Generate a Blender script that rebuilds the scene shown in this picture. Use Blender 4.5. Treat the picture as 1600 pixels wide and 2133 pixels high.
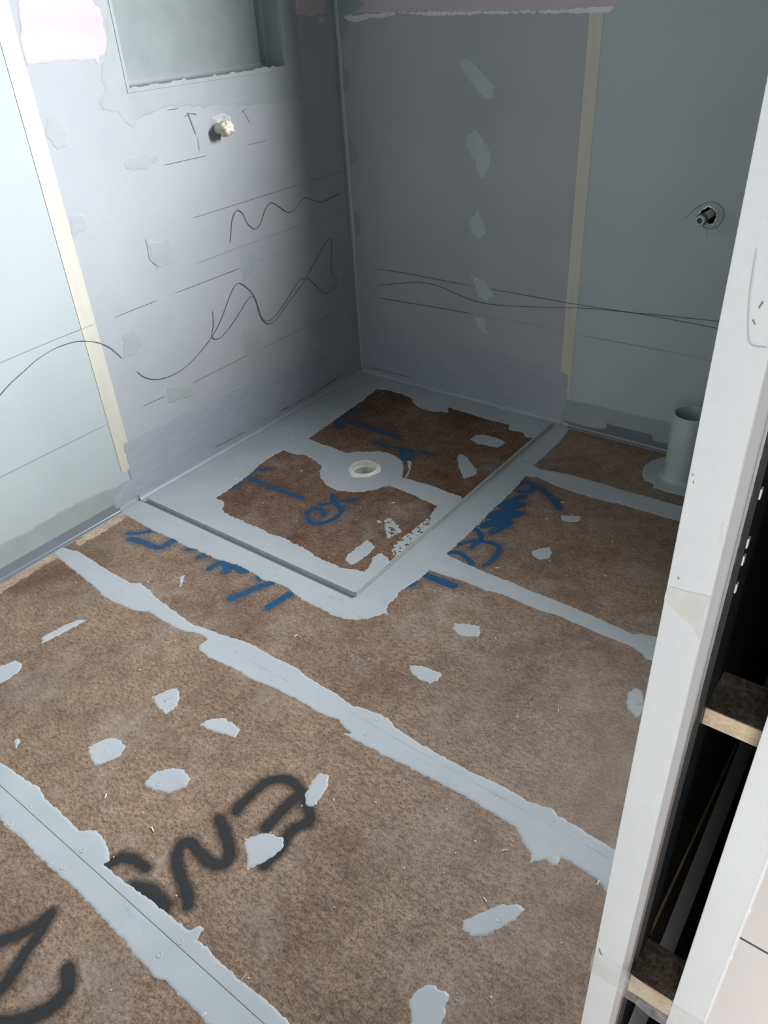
import bpy, bmesh, math, random
import numpy as np
from mathutils import Matrix, Vector

for o in list(bpy.data.objects):
    bpy.data.objects.remove(o)
SC = bpy.context.scene
COL = SC.collection

# ------------------------------------------------------------------ camera
cam_data = bpy.data.cameras.new('camera')
cam_data.sensor_fit = 'VERTICAL'
cam_data.sensor_height = 36.0
cam_data.lens = 1605.67 / 2133 * 36.0
cam_data.clip_start = 0.02
cam = bpy.data.objects.new('camera', cam_data)
COL.objects.link(cam)
AX = ((0.79814225, 0.60017928, -0.05247653), (-0.30121364, 0.47296151, 0.82799623), (0.52176556, -0.64505212, 0.55827275))
cam.matrix_world = Matrix(((AX[0][0], AX[1][0], AX[2][0], 2.04125), (AX[0][1], AX[1][1], AX[2][1], -2.43565),
                           (AX[0][2], AX[1][2], AX[2][2], 1.38538), (0, 0, 0, 1)))
SC.camera = cam

# ------------------------------------------------------------------ light
SC.view_settings.view_transform = 'Standard'
SC.view_settings.look = 'None'
SC.view_settings.gamma = 1.0
SC.view_settings.use_curve_mapping = False
SC.view_settings.exposure = 0.0
world = bpy.data.worlds.new('world')
SC.world = world
world.use_nodes = True
wb = world.node_tree.nodes['Background']
wb.inputs[0].default_value = (0.75, 0.87, 1.0, 1)
wb.inputs[1].default_value = 0.6

def area(name, loc, direction, sx, sy, power, col, spread=180):
    d = bpy.data.lights.new(name, 'AREA')
    d.shape = 'RECTANGLE'; d.size = sx; d.size_y = sy; d.energy = power; d.color = col; d.spread = math.radians(spread)
    o = bpy.data.objects.new(name, d); COL.objects.link(o)
    o.location = loc
    o.rotation_euler = Vector(direction).to_track_quat('-Z', 'Y').to_euler()
    return o
# daylight through the tall hall window, and through the small high bathroom window
area('hall_window_daylight', (2.62, -4.72, 1.45), (0, 1, 0), 1.0, 1.8, 52, (1.0, 0.985, 0.965))
area('added_hall_tile_fill', (2.8, -1.45, 2.36), (0, 0, -1), 0.5, 0.5, 38, (1.0, 0.97, 0.94))  # added fill over the hall tiles to brighten them, no known fixture
area('bathroom_window_daylight', (1.83, 0.49, 1.90), (-0.608, -0.707, -0.362), 1.02, 0.56, 262, (0.91, 0.955, 1.0), 118)

# ------------------------------------------------------------------ helpers
def link(o, parent=None):
    COL.objects.link(o)
    if parent is not None:
        o.parent = parent
    return o
def thing(name, label, cat, loc=(0, 0, 0)):
    o = bpy.data.objects.new(name, None); link(o); o.location = loc
    o['label'] = label; o['category'] = cat
    return o
def structure(name, label, cat, loc=(0, 0, 0)):
    o = thing(name, label, cat, loc); o['kind'] = 'structure'
    return o
def mesh_obj(name, verts, faces, mat, parent=None, smooth=False, attr=None):
    me = bpy.data.meshes.new(name)
    me.from_pydata([tuple(map(float, v)) for v in verts], [], [tuple(map(int, f)) for f in faces])
    me.materials.append(mat)
    if smooth:
        me.polygons.foreach_set('use_smooth', [True] * len(me.polygons))
    if attr is not None:
        a = me.attributes.new('cov', 'FLOAT', 'POINT')
        a.data.foreach_set('value', np.asarray(attr, np.float32))
    me.update()
    o = bpy.data.objects.new(name, me)
    link(o, parent)
    if parent is not None and parent.location.length > 0:
        o.location = -parent.location
    return o
def box_vf(x0, x1, y0, y1, z0, z1):
    v = [(x0, y0, z0), (x1, y0, z0), (x1, y1, z0), (x0, y1, z0), (x0, y0, z1), (x1, y0, z1), (x1, y1, z1), (x0, y1, z1)]
    f = [(0, 3, 2, 1), (4, 5, 6, 7), (0, 1, 5, 4), (1, 2, 6, 5), (2, 3, 7, 6), (3, 0, 4, 7)]
    return v, f
def boxes(name, bs, mat, parent=None, bevel=0.0):
    V, F = [], []
    for b in bs:
        v, f = box_vf(*b); n = len(V); V += v; F += [tuple(i + n for i in q) for q in f]
    o = mesh_obj(name, V, F, mat, parent)
    if bevel:
        m = o.modifiers.new('bevel', 'BEVEL'); m.width = bevel; m.segments = 2; m.limit_method = 'ANGLE'
    return o
def prism(name, poly, axis, a0, a1, mat, parent=None, bevel=0.0):
    """extrude a polygon along an axis: 'z' poly=(x,y), 'y' poly=(x,z), 'x' poly=(y,z)"""
    def P(p, a):
        return {'z': (p[0], p[1], a), 'y': (p[0], a, p[1]), 'x': (a, p[0], p[1])}[axis]
    n = len(poly)
    V = [P(p, a0) for p in poly] + [P(p, a1) for p in poly]
    F = [tuple(range(n)), tuple(range(2 * n - 1, n - 1, -1))] + [(i, i + n, (i + 1) % n + n, (i + 1) % n) for i in range(n)]
    o = mesh_obj(name, V, F, mat, parent)
    bm = bmesh.new(); bm.from_mesh(o.data); bmesh.ops.recalc_face_normals(bm, faces=bm.faces); bm.to_mesh(o.data); bm.free()
    if bevel:
        m = o.modifiers.new('bevel', 'BEVEL'); m.width = bevel; m.segments = 2; m.limit_method = 'ANGLE'
    return o
def lathe(name, prof, center, mat, parent=None, axis='z', seg=48, jit=None):
    V, F = [], []
    for k in range(seg):
        a = 2 * math.pi * k / seg
        for i, (r, h) in enumerate(prof):
            rr = r * (1 + (jit(a, i) if jit else 0))
            c, s = rr * math.cos(a), rr * math.sin(a)
            p = {'z': (c, s, h), 'x': (h, c, s), 'y': (c, -h, s)}[axis]
            V.append((center[0] + p[0], center[1] + p[1], center[2] + p[2]))
    n = len(prof)
    for k in range(seg):
        for i in range(n - 1):
            a, b = k * n + i, ((k + 1) % seg) * n + i
            F.append((a, b, b + 1, a + 1))
    o = mesh_obj(name, V, F, mat, parent, True)
    bm = bmesh.new(); bm.from_mesh(o.data)
    bmesh.ops.remove_doubles(bm, verts=bm.verts, dist=1e-6)
    bmesh.ops.recalc_face_normals(bm, faces=bm.faces); bm.to_mesh(o.data); bm.free()
    m = o.modifiers.new('split', 'EDGE_SPLIT'); m.split_angle = math.radians(40)
    return o

def hash2(ix, iy, seed):
    h = (ix.astype(np.int64) * 374761393 + iy.astype(np.int64) * 668265263 + seed * 982451653) & 0x7fffffff
    h = ((h ^ (h >> 13)) * 1274126177) & 0x7fffffff
    h = h ^ (h >> 16)
    return (h & 0xffff) / 65535.0
def vnoise(x, y, cell, seed):
    x = x / cell; y = y / cell
    ix = np.floor(x); iy = np.floor(y); fx = x - ix; fy = y - iy
    fx = fx * fx * (3 - 2 * fx); fy = fy * fy * (3 - 2 * fy)
    ix = ix.astype(np.int64); iy = iy.astype(np.int64)
    a = hash2(ix, iy, seed); b = hash2(ix + 1, iy, seed); c = hash2(ix, iy + 1, seed); d = hash2(ix + 1, iy + 1, seed)
    return (a * (1 - fx) + b * fx) * (1 - fy) + (c * (1 - fx) + d * fx) * fy - 0.5
def sdf_poly(X, Y, poly):
    """signed distance, positive inside"""
    P = np.array(poly, float); d2 = np.full(X.shape, 1e9); ins = np.zeros(X.shape, bool)
    for i in range(len(P)):
        a = P[i]; b = P[(i + 1) % len(P)]; e = b - a; L = e @ e
        if L < 1e-12: continue
        t = np.clip(((X - a[0]) * e[0] + (Y - a[1]) * e[1]) / L, 0, 1)
        d2 = np.minimum(d2, (X - a[0] - t * e[0]) ** 2 + (Y - a[1] - t * e[1]) ** 2)
        c = ((a[1] > Y) != (b[1] > Y))
        if abs(e[1]) > 1e-12:
            ins ^= c & (X < a[0] + (Y - a[1]) / e[1] * e[0])
    d = np.sqrt(d2)
    return np.where(ins, d, -d)
def dist_line(X, Y, pts):
    d2 = np.full(X.shape, 1e9)
    for a, b in zip(pts[:-1], pts[1:]):
        a = np.array(a); e = np.array(b) - a; L = max(e @ e, 1e-12)
        t = np.clip(((X - a[0]) * e[0] + (Y - a[1]) * e[1]) / L, 0, 1)
        d2 = np.minimum(d2, (X - a[0] - t * e[0]) ** 2 + (Y - a[1] - t * e[1]) ** 2)
    return np.sqrt(d2)
def smooth_line(pts, n=5):
    P = [np.array(p, float) for p in pts]
    if len(P) < 3: return P
    P = [2 * P[0] - P[1]] + P + [2 * P[-1] - P[-2]]
    out = []
    for i in range(1, len(P) - 2):
        for k in range(n):
            t = k / n
            out.append(0.5 * ((2 * P[i]) + (P[i + 1] - P[i - 1]) * t + (2 * P[i - 1] - 5 * P[i] + 4 * P[i + 1] - P[i + 2]) * t * t
                       + (3 * P[i] - P[i - 1] - 3 * P[i + 1] + P[i + 2]) * t ** 3))
    out.append(P[-2])
    return out
MAP = {'floor': lambda u, v, h: np.stack([u, v, h], -1),
       'left': lambda u, v, h: np.stack([h, u, v], -1),
       'back': lambda u, v, h: np.stack([u, -h, v], -1)}
FLIP = {'floor': False, 'left': False, 'back': False}
def field_mesh(name, plane, X, Y, D, base, thick, taper, mat, parent, attr=False):
    """mesh of the region D > 0 of a grid (marching triangles), its rim tapering down to the surface"""
    ny, nx = X.shape
    idx = np.arange(ny * nx).reshape(ny, nx)
    a, b, c, d = idx[:-1, :-1].ravel(), idx[:-1, 1:].ravel(), idx[1:, 1:].ravel(), idx[1:, :-1].ravel()
    T = np.concatenate([np.stack([a, b, c], 1), np.stack([a, c, d], 1)])
    x, y, f = X.ravel(), Y.ravel(), D.ravel()
    I = f[T] > 0; cnt = I.sum(1)
    pts = [np.stack([x, y, f], 1)]; tris = [T[cnt == 3]]; off = len(x)
    for want in (1, 2):
        S = T[cnt == want]; Q = I[cnt == want]
        if len(S) == 0: continue
        odd = np.argmax(Q if want == 1 else ~Q, 1)
        r = np.arange(len(S))
        p0, p1, p2 = S[r, odd], S[r, (odd + 1) % 3], S[r, (odd + 2) % 3]
        def cut(i, j):
            t = f[i] / (f[i] - f[j])
            return np.stack([x[i] + (x[j] - x[i]) * t, y[i] + (y[j] - y[i]) * t, np.zeros(len(i))], 1)
        c1, c2 = cut(p0, p1), cut(p0, p2)
        i1 = off + r; i2 = off + len(S) + r
        pts += [c1, c2]; off += 2 * len(S)
        if want == 1: tris.append(np.stack([p0, i1, i2], 1))
        else: tris += [np.stack([i1, p1, p2], 1), np.stack([i1, p2, i2], 1)]
    pts = np.concatenate(pts); tris = np.concatenate(tris)
    if len(tris) == 0: return None
    key = np.round(pts[:, :2] * 1e5).astype(np.int64)
    used = np.unique(tris)
    uq, inv = np.unique(key[used], axis=0, return_inverse=True)
    inv = inv.ravel()
    lut = np.full(len(pts), -1); lut[used] = inv
    first = np.zeros(len(uq), int); first[inv] = used
    P = pts[first]; tris = lut[tris]
    tris = tris[(tris[:, 0] != tris[:, 1]) & (tris[:, 1] != tris[:, 2]) & (tris[:, 0] != tris[:, 2])]
    h = base + thick * np.clip(P[:, 2] / taper, 0, 1) ** 0.7
    W = MAP[plane](P[:, 0], P[:, 1], h)
    return mesh_obj(name, W.tolist(), tris.tolist(), mat, parent, True, P[:, 2] if attr else None)
def grid_for(pts, step, pad):
    P = np.array(pts); lo = P.min(0) - pad; hi = P.max(0) + pad
    return np.meshgrid(np.arange(lo[0], hi[0], step), np.arange(lo[1], hi[1], step))
SEED = [10]
def patch(name, plane, poly, mat, parent, step=0.003, amp=0.003, cell=0.009, base=0.0, thick=0.0008, holes=(), extra=None, clip=None):
    X, Y = grid_for(poly, step, 0.012)
    D = sdf_poly(X, Y, poly)
    for h in holes: D = np.minimum(D, -sdf_poly(X, Y, h))
    SEED[0] += 3
    D = D + amp * vnoise(X, Y, cell, SEED[0]) * 2 + amp * 0.8 * vnoise(X, Y, cell * 0.4, SEED[0] + 1) + amp * 1.2 * vnoise(X, Y, cell * 4, SEED[0] + 2)
    if extra is not None: D = np.minimum(D, extra(X, Y))
    if clip is not None: D = np.minimum(D, sdf_poly(X, Y, clip))
    return field_mesh(name, plane, X, Y, D, base, thick, 0.004, mat, parent)
def ribbon(name, plane, pts, hw, h, mat, parent, wob=0.15, smooth=True):
    P = smooth_line(pts, 6) if smooth else [np.array(p, float) for p in pts]
    V, F = [], []
    rnd = random.Random(len(pts) + int(abs(P[0][0]) * 1000))
    for i, p in enumerate(P):
        t = P[min(i + 1, len(P) - 1)] - P[max(i - 1, 0)]
        t = t / max(np.linalg.norm(t), 1e-9); n = np.array([-t[1], t[0]])
        w = hw * (1 + wob * (rnd.random() * 2 - 1)) * (0.55 if i in (0, len(P) - 1) else 1)
        for s in (-1, 1):
            q = p + s * w * n
            V.append(MAP[plane](np.array(q[0]), np.array(q[1]), np.array(h)).tolist())
    for i in range(len(P) - 1): F.append((2 * i, 2 * i + 2, 2 * i + 3, 2 * i + 1))
    return mesh_obj(name, V, F, mat, parent)
def spray(name, plane, strokes, halo, mat, parent, base, step=0.003):
    """one mesh for each connected run of strokes; 'cov' = distance inside the rim of the overspray"""
    L = [(hw * .001, smooth_line(q, 5)) for hw, q in strokes]
    n = len(L); own = list(range(n))
    for i in range(n):
        for k in range(i):
            A, B = np.array(L[i][1]), np.array(L[k][1])
            if np.sqrt(((A[:, None] - B[None]) ** 2).sum(-1)).min() < L[i][0] + L[k][0] + 2.1 * halo:
                a, b = own[i], own[k]; own = [b if v == a else v for v in own]
    for g in sorted(set(own)):
        S = [L[i] for i in range(n) if own[i] == g]
        X, Y = grid_for([p for _, q in S for p in q], step, max(h for h, _ in S) + halo + step)
        D = np.full(X.shape, -1.0)
        for hw, q in S: D = np.maximum(D, hw - dist_line(X, Y, [tuple(p) for p in q]))
        D = D + halo - 0.002 * vnoise(X, Y, 0.012, 5) * 2
        field_mesh(name, plane, X, Y, D, base, 0.0, 1.0, mat, parent, True)

# ------------------------------------------------------------------ materials
def new_mat(name):
    m = bpy.data.materials.new(name); m.use_nodes = True
    nt = m.node_tree; b = nt.nodes['Principled BSDF']
    tc = nt.nodes.new('ShaderNodeTexCoord')
    geo = nt.nodes.new('ShaderNodeNewGeometry')
    return m, nt, b, geo.outputs['Position']
def noise(nt, vec, scale, detail=4, rough=0.55, stretch=None):
    if stretch:
        mp = nt.nodes.new('ShaderNodeMapping'); mp.inputs['Scale'].default_value = stretch
        nt.links.new(vec, mp.inputs['Vector']); vec = mp.outputs['Vector']
    n = nt.nodes.new('ShaderNodeTexNoise'); n.inputs['Scale'].default_value = scale
    n.inputs['Detail'].default_value = detail; n.inputs['Roughness'].default_value = rough
    nt.links.new(vec, n.inputs['Vector'])
    return n.outputs['Fac']
def ramp(nt, fac, stops):
    r = nt.nodes.new('ShaderNodeValToRGB')
    el = r.color_ramp.elements
    while len(el) < len(stops): el.new(0.5)
    for e, (p, c) in zip(el, stops):
        e.position = p; e.color = (*c, 1) if len(c) == 3 else c
    nt.links.new(fac, r.inputs['Fac'])
    return r.outputs['Color']
def mix(nt, fac, a, b, mode='MIX'):
    m = nt.nodes.new('ShaderNodeMix'); m.data_type = 'RGBA'; m.blend_type = mode
    for s, v in ((m.inputs['Factor'], fac), (m.inputs[6], a), (m.inputs[7], b)):
        if isinstance(v, (int, float)): s.default_value = v
        elif isinstance(v, tuple): s.default_value = (*v, 1)
        else: nt.links.new(v, s)
    return m.outputs[2]
def math_n(nt, op, a, b=None, clamp=False):
    m = nt.nodes.new('ShaderNodeMath'); m.operation = op; m.use_clamp = clamp
    for s, v in zip(m.inputs, (a, b)):
        if v is None: continue
        if isinstance(v, (int, float)): s.default_value = v
        else: nt.links.new(v, s)
    return m.outputs[0]
def bump(nt, b, h, strength, dist=0.002):
    n = nt.nodes.new('ShaderNodeBump'); n.inputs['Strength'].default_value = strength; n.inputs['Distance'].default_value = dist
    nt.links.new(h, n.inputs['Height']); nt.links.new(n.outputs['Normal'], b.inputs['Normal'])
def plain(name, col, rough=0.6, var=0.08, scale=6, metal=0.0, fine=0.03, bumps=0.0, spec=0.5, stretch=None):
    m, nt, b, pos = new_mat(name)
    f = noise(nt, pos, scale, 4, 0.55, stretch)
    lo = tuple(max(0, c * (1 - var)) for c in col); hi = tuple(min(1, c * (1 + var)) for c in col)
    c = ramp(nt, f, [(0.3, lo), (0.7, hi)])
    g = noise(nt, pos, 180, 2)
    c = mix(nt, 1.0, c, ramp(nt, g, [(0.3, (1 - fine,) * 3), (0.7, (1.0,) * 3)]), 'MULTIPLY')
    nt.links.new(c, b.inputs['Base Color'])
    b.inputs['Roughness'].default_value = rough; b.inputs['Metallic'].default_value = metal
    b.inputs['Specular IOR Level'].default_value = spec
    if bumps: bump(nt, b, f if scale > 50 else g, bumps)
    return m

def chipboard(name, light, mid, dark, seed=0.0, rough=(0.38, 0.7), spec=0.4):
    m, nt, b, pos = new_mat(name)
    ad = nt.nodes.new('ShaderNodeVectorMath'); ad.operation = 'ADD'; ad.inputs[1].default_value = (seed, seed * 2, 0)
    nt.links.new(pos, ad.inputs[0]); pos = ad.outputs[0]
    big = noise(nt, pos, 3.2, 5, 0.6)
    midn = noise(nt, pos, 24, 4, 0.6)
    fine = noise(nt, pos, 300, 3, 0.7, (1, 0.7, 1))
    chips = noise(nt, pos, 130, 4, 0.7, (0.6, 1, 1))
    c = ramp(nt, fine, [(0.38, dark), (0.48, mid), (0.60, light)])
    c2 = ramp(nt, chips, [(0.38, dark), (0.49, mid), (0.62, light)])
    c = mix(nt, 0.5, c, c2)
    tone = ramp(nt, big, [(0.3, (0.68, 0.62, 0.58)), (0.5, (1, 1, 1)), (0.7, (1.15, 1.14, 1.14))])
    c = mix(nt, 1.0, c, tone, 'MULTIPLY')
    tone2 = ramp(nt, midn, [(0.32, (0.76, 0.73, 0.7)), (0.68, (1.15, 1.15, 1.15))])
    c = mix(nt, 1.0, c, tone2, 'MULTIPLY')
    dust = ramp(nt, noise(nt, pos, 5.5, 6, 0.65), [(0.52, (0, 0, 0)), (0.75, (0.3, 0.3, 0.3))])
    c = mix(nt, dust, c, (0.36, 0.325, 0.30))
    nt.links.new(c, b.inputs['Base Color'])
    r = nt.nodes.new('ShaderNodeMapRange'); nt.links.new(chips, r.inputs[0])
    r.inputs[1].default_value = 0.3; r.inputs[2].default_value = 0.7; r.inputs[3].default_value = rough[0]; r.inputs[4].default_value = rough[1]
    nt.links.new(r.outputs[0], b.inputs['Roughness'])
    b.inputs['Specular IOR Level'].default_value = spec
    bump(nt, b, chips, 0.25, 0.0012)
    return m
M = {}
M['chip'] = chipboard('flooring chipboard', (0.305, 0.22, 0.153), (0.182, 0.12, 0.081), (0.058, 0.034, 0.022))
M['chip_tray_shaded'] = chipboard('shaded tray chipboard', (0.22, 0.148, 0.105), (0.13, 0.08, 0.055), (0.045, 0.025, 0.018), 3.7, (0.65, 0.95), 0.06)  # darker, redder copy of the flooring chipboard: tray shade put into the colour
M['chip_edge'] = chipboard('sawn chipboard edge', (0.72, 0.58, 0.40), (0.64, 0.50, 0.34), (0.5, 0.37, 0.23), 1.3)
M['chip_dark'] = chipboard('chipboard offcut face', (0.24, 0.21, 0.18), (0.12, 0.10, 0.085), (0.05, 0.04, 0.033), 6.1)
def coat_mat():
    m, nt, b, pos = new_mat('grey floor primer')
    col = (0.348, 0.369, 0.381)
    c = ramp(nt, noise(nt, pos, 7, 4), [(0.3, tuple(v * 0.94 for v in col)), (0.7, tuple(v * 1.05 for v in col))])
    smudge = ramp(nt, noise(nt, pos, 9, 5, 0.7, (0.8, 2.6, 1)), [(0.60, (1, 1, 1)), (0.74, (0.74, 0.75, 0.77))])
    c = mix(nt, 1.0, c, smudge, 'MULTIPLY')
    nt.links.new(c, b.inputs['Base Color'])
    b.inputs['Roughness'].default_value = 0.45; b.inputs['Specular IOR Level'].default_value = 0.4
    bump(nt, b, noise(nt, pos, 60, 3, 0.6, (0.3, 1, 1)), 0.18, 0.001)
    return m
M['coat'] = coat_mat()
M['coat_scuff'] = plain('scuffed primer', (0.34, 0.37, 0.40), 0.5, 0.2, 30)
M['green'] = plain('green plasterboard paper', (0.348, 0.378, 0.376), 0.8, 0.04, 3, fine=0.05)
M['greyb'] = plain('grey plasterboard paper', (0.315, 0.322, 0.332), 0.8, 0.06, 3, fine=0.05)
M['filler'] = plain('grey-green filler', (0.285, 0.30, 0.302), 0.75, 0.05, 14)
M['filler_pale'] = plain('pale grey filler', (0.375, 0.405, 0.402), 0.75, 0.05, 14)
M['filler_dark'] = plain('grey filler band', (0.26, 0.28, 0.275), 0.75, 0.08, 12)
M['memb'] = plain('blue-grey membrane', (0.295, 0.308, 0.338), 0.5, 0.06, 16, bumps=0.06, stretch=(1, 1, 3))
M['darkb'] = plain('dark grey tanking', (0.12, 0.135, 0.148), 0.6, 0.06, 12)
M['cove'] = plain('grey cove bead', (0.15, 0.165, 0.185), 0.25, 0.05, 6, spec=0.7)
M['pink'] = plain('pink joint compound', (0.43, 0.37, 0.385), 0.8, 0.06, 3, stretch=(1, 1, 6))
M['fringe'] = plain('pale compound edge', (0.56, 0.55, 0.60), 0.8, 0.06, 10)
M['tape'] = plain('cream joint strip', (0.46, 0.43, 0.37), 0.75, 0.06, 4, stretch=(8, 8, 1))
M['pencil'] = plain('pencil graphite', (0.075, 0.08, 0.09), 0.6, 0.1, 30)
M['pencil_faint'] = plain('faint pencil', (0.22, 0.235, 0.245), 0.7, 0.1, 30)
M['white'] = plain('white jamb paint', (0.78, 0.78, 0.79), 0.38, 0.03, 7)
M['caulk'] = plain('white caulk', (0.9, 0.9, 0.9), 0.4, 0.02, 10)
M['steel'] = plain('galvanised steel', (0.62, 0.60, 0.58), 0.32, 0.1, 60, metal=1.0)
M['black'] = plain('black rubber', (0.022, 0.024, 0.028), 0.45, 0.2, 20)
M['cavity'] = plain('dark cavity timber', (0.055, 0.038, 0.03), 0.8, 0.3, 12)
M['batten'] = plain('pale grey batten', (0.80, 0.83, 0.84), 0.5, 0.06, 8)
M['alu'] = plain('aluminium with highlight tint', (0.72, 0.60, 0.46), 0.35, 0.15, 40, metal=0.9)  # warm tint paints the golden highlight on the bare metal edge
M['alu_paint'] = plain('painted angle', (0.40, 0.42, 0.43), 0.4, 0.12, 40)
M['pvc'] = plain('cream plastic', (0.72, 0.69, 0.63), 0.35, 0.05, 20)
M['pipe'] = plain('grey plastic pipe', (0.36, 0.39, 0.39), 0.4, 0.05, 6)
M['pipe_in'] = plain('pipe inside', (0.09, 0.095, 0.095), 0.6, 0.1, 6)
M['poly'] = plain('grey water pipe', (0.36, 0.39, 0.38), 0.35, 0.08, 20)
M['wrap'] = plain('masking tape wrap', (0.62, 0.54, 0.44), 0.55, 0.22, 45, bumps=0.3)
M['chips'] = plain('plaster crumbs', (0.7, 0.69, 0.66), 0.8, 0.1, 40)
M['tile'] = plain('pale floor tile', (0.8, 0.77, 0.76), 0.45, 0.07, 4)
M['grout'] = plain('dark grout', (0.09, 0.09, 0.12), 0.8, 0.1, 30)
M['shell'] = plain('darkened shell plaster', (0.22, 0.22, 0.22), 0.8, 0.03, 3)  # unseen walls and ceilings, darkened so less light bounces into the room
M['stain'] = plain('dried glue stain', (0.72, 0.70, 0.66), 0.5, 0.08, 25)

def paint_mat(name, col, halo_w, hw_ref, halo_strength, core_soft, core_max=1.0):
    m, nt, b, pos = new_mat(name)
    at = nt.nodes.new('ShaderNodeAttribute'); at.attribute_name = 'cov'
    d = at.outputs['Fac']                            # distance inside the outer rim of the overspray, in metres
    core = nt.nodes.new('ShaderNodeMapRange'); nt.links.new(d, core.inputs[0])
    core.inputs[1].default_value = halo_w - core_soft; core.inputs[2].default_value = halo_w + core_soft; core.inputs[4].default_value = core_max
    hal = nt.nodes.new('ShaderNodeMapRange'); nt.links.new(d, hal.inputs[0])
    hal.inputs[1].default_value = 0.0; hal.inputs[2].default_value = halo_w; hal.inputs[4].default_value = halo_strength
    hal.interpolation_type = 'SMOOTHSTEP'
    spk = noise(nt, pos, 260, 2, 0.6)
    spk = ramp(nt, spk, [(0.38, (0.35,) * 3), (0.62, (1.0,) * 3)])
    h2 = math_n(nt, 'MULTIPLY', hal.outputs[0], spk)
    wear = ramp(nt, noise(nt, pos, 190, 4, 0.75), [(0.30, (0.6,) * 3), (0.46, (1.0,) * 3)])
    c2 = math_n(nt, 'MULTIPLY', core.outputs[0], wear)
    a = math_n(nt, 'MAXIMUM', h2, c2, True)
    nt.links.new(a, b.inputs['Alpha'])
    nt.links.new(ramp(nt, noise(nt, pos, 50, 3), [(0.3, tuple(c * 0.75 for c in col)), (0.7, tuple(c * 1.2 for c in col))]), b.inputs['Base Color'])
    b.inputs['Roughness'].default_value = 0.45
    return m
M['blue'] = paint_mat('blue marking paint', (0.007, 0.058, 0.135), 0.026, 0.01, 0.32, 0.0012)
M['blackspray'] = paint_mat('black spray paint', (0.014, 0.014, 0.015), 0.014, 0.012, 0.5, 0.006)
def clear_mat():
    m, nt, b, pos = new_mat('clear packing tape')
    b.inputs['Base Color'].default_value = (0.82, 0.80, 0.76, 1); b.inputs['Roughness'].default_value = 0.18
    f = ramp(nt, noise(nt, pos, 38, 4, 0.6), [(0.35, (0.08,) * 3), (0.7, (0.42,) * 3)])
    nt.links.new(f, b.inputs['Alpha'])
    bump(nt, b, noise(nt, pos, 60, 3), 0.5, 0.002)
    return m
M['clear'] = clear_mat()
M['brown_stain'] = paint_mat('brown water stain', (0.15, 0.075, 0.035), 0.060, 0.01, 0.5, 0.012, 0.0)
M['clean'] = chipboard('clean chipboard', (0.48, 0.38, 0.285), (0.38, 0.285, 0.21), (0.22, 0.15, 0.10), 2.2)
M['crease'] = plain('painted crease shade', (0.10, 0.105, 0.115), 0.7, 0.1, 20)  # near-black tone for the shade in the membrane creases
M['scuff'] = plain('grey scuff', (0.22, 0.22, 0.22), 0.6, 0.2, 30)
M['scuff_pale'] = plain('pale grey outline', (0.5, 0.51, 0.52), 0.6, 0.1, 30)
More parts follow.
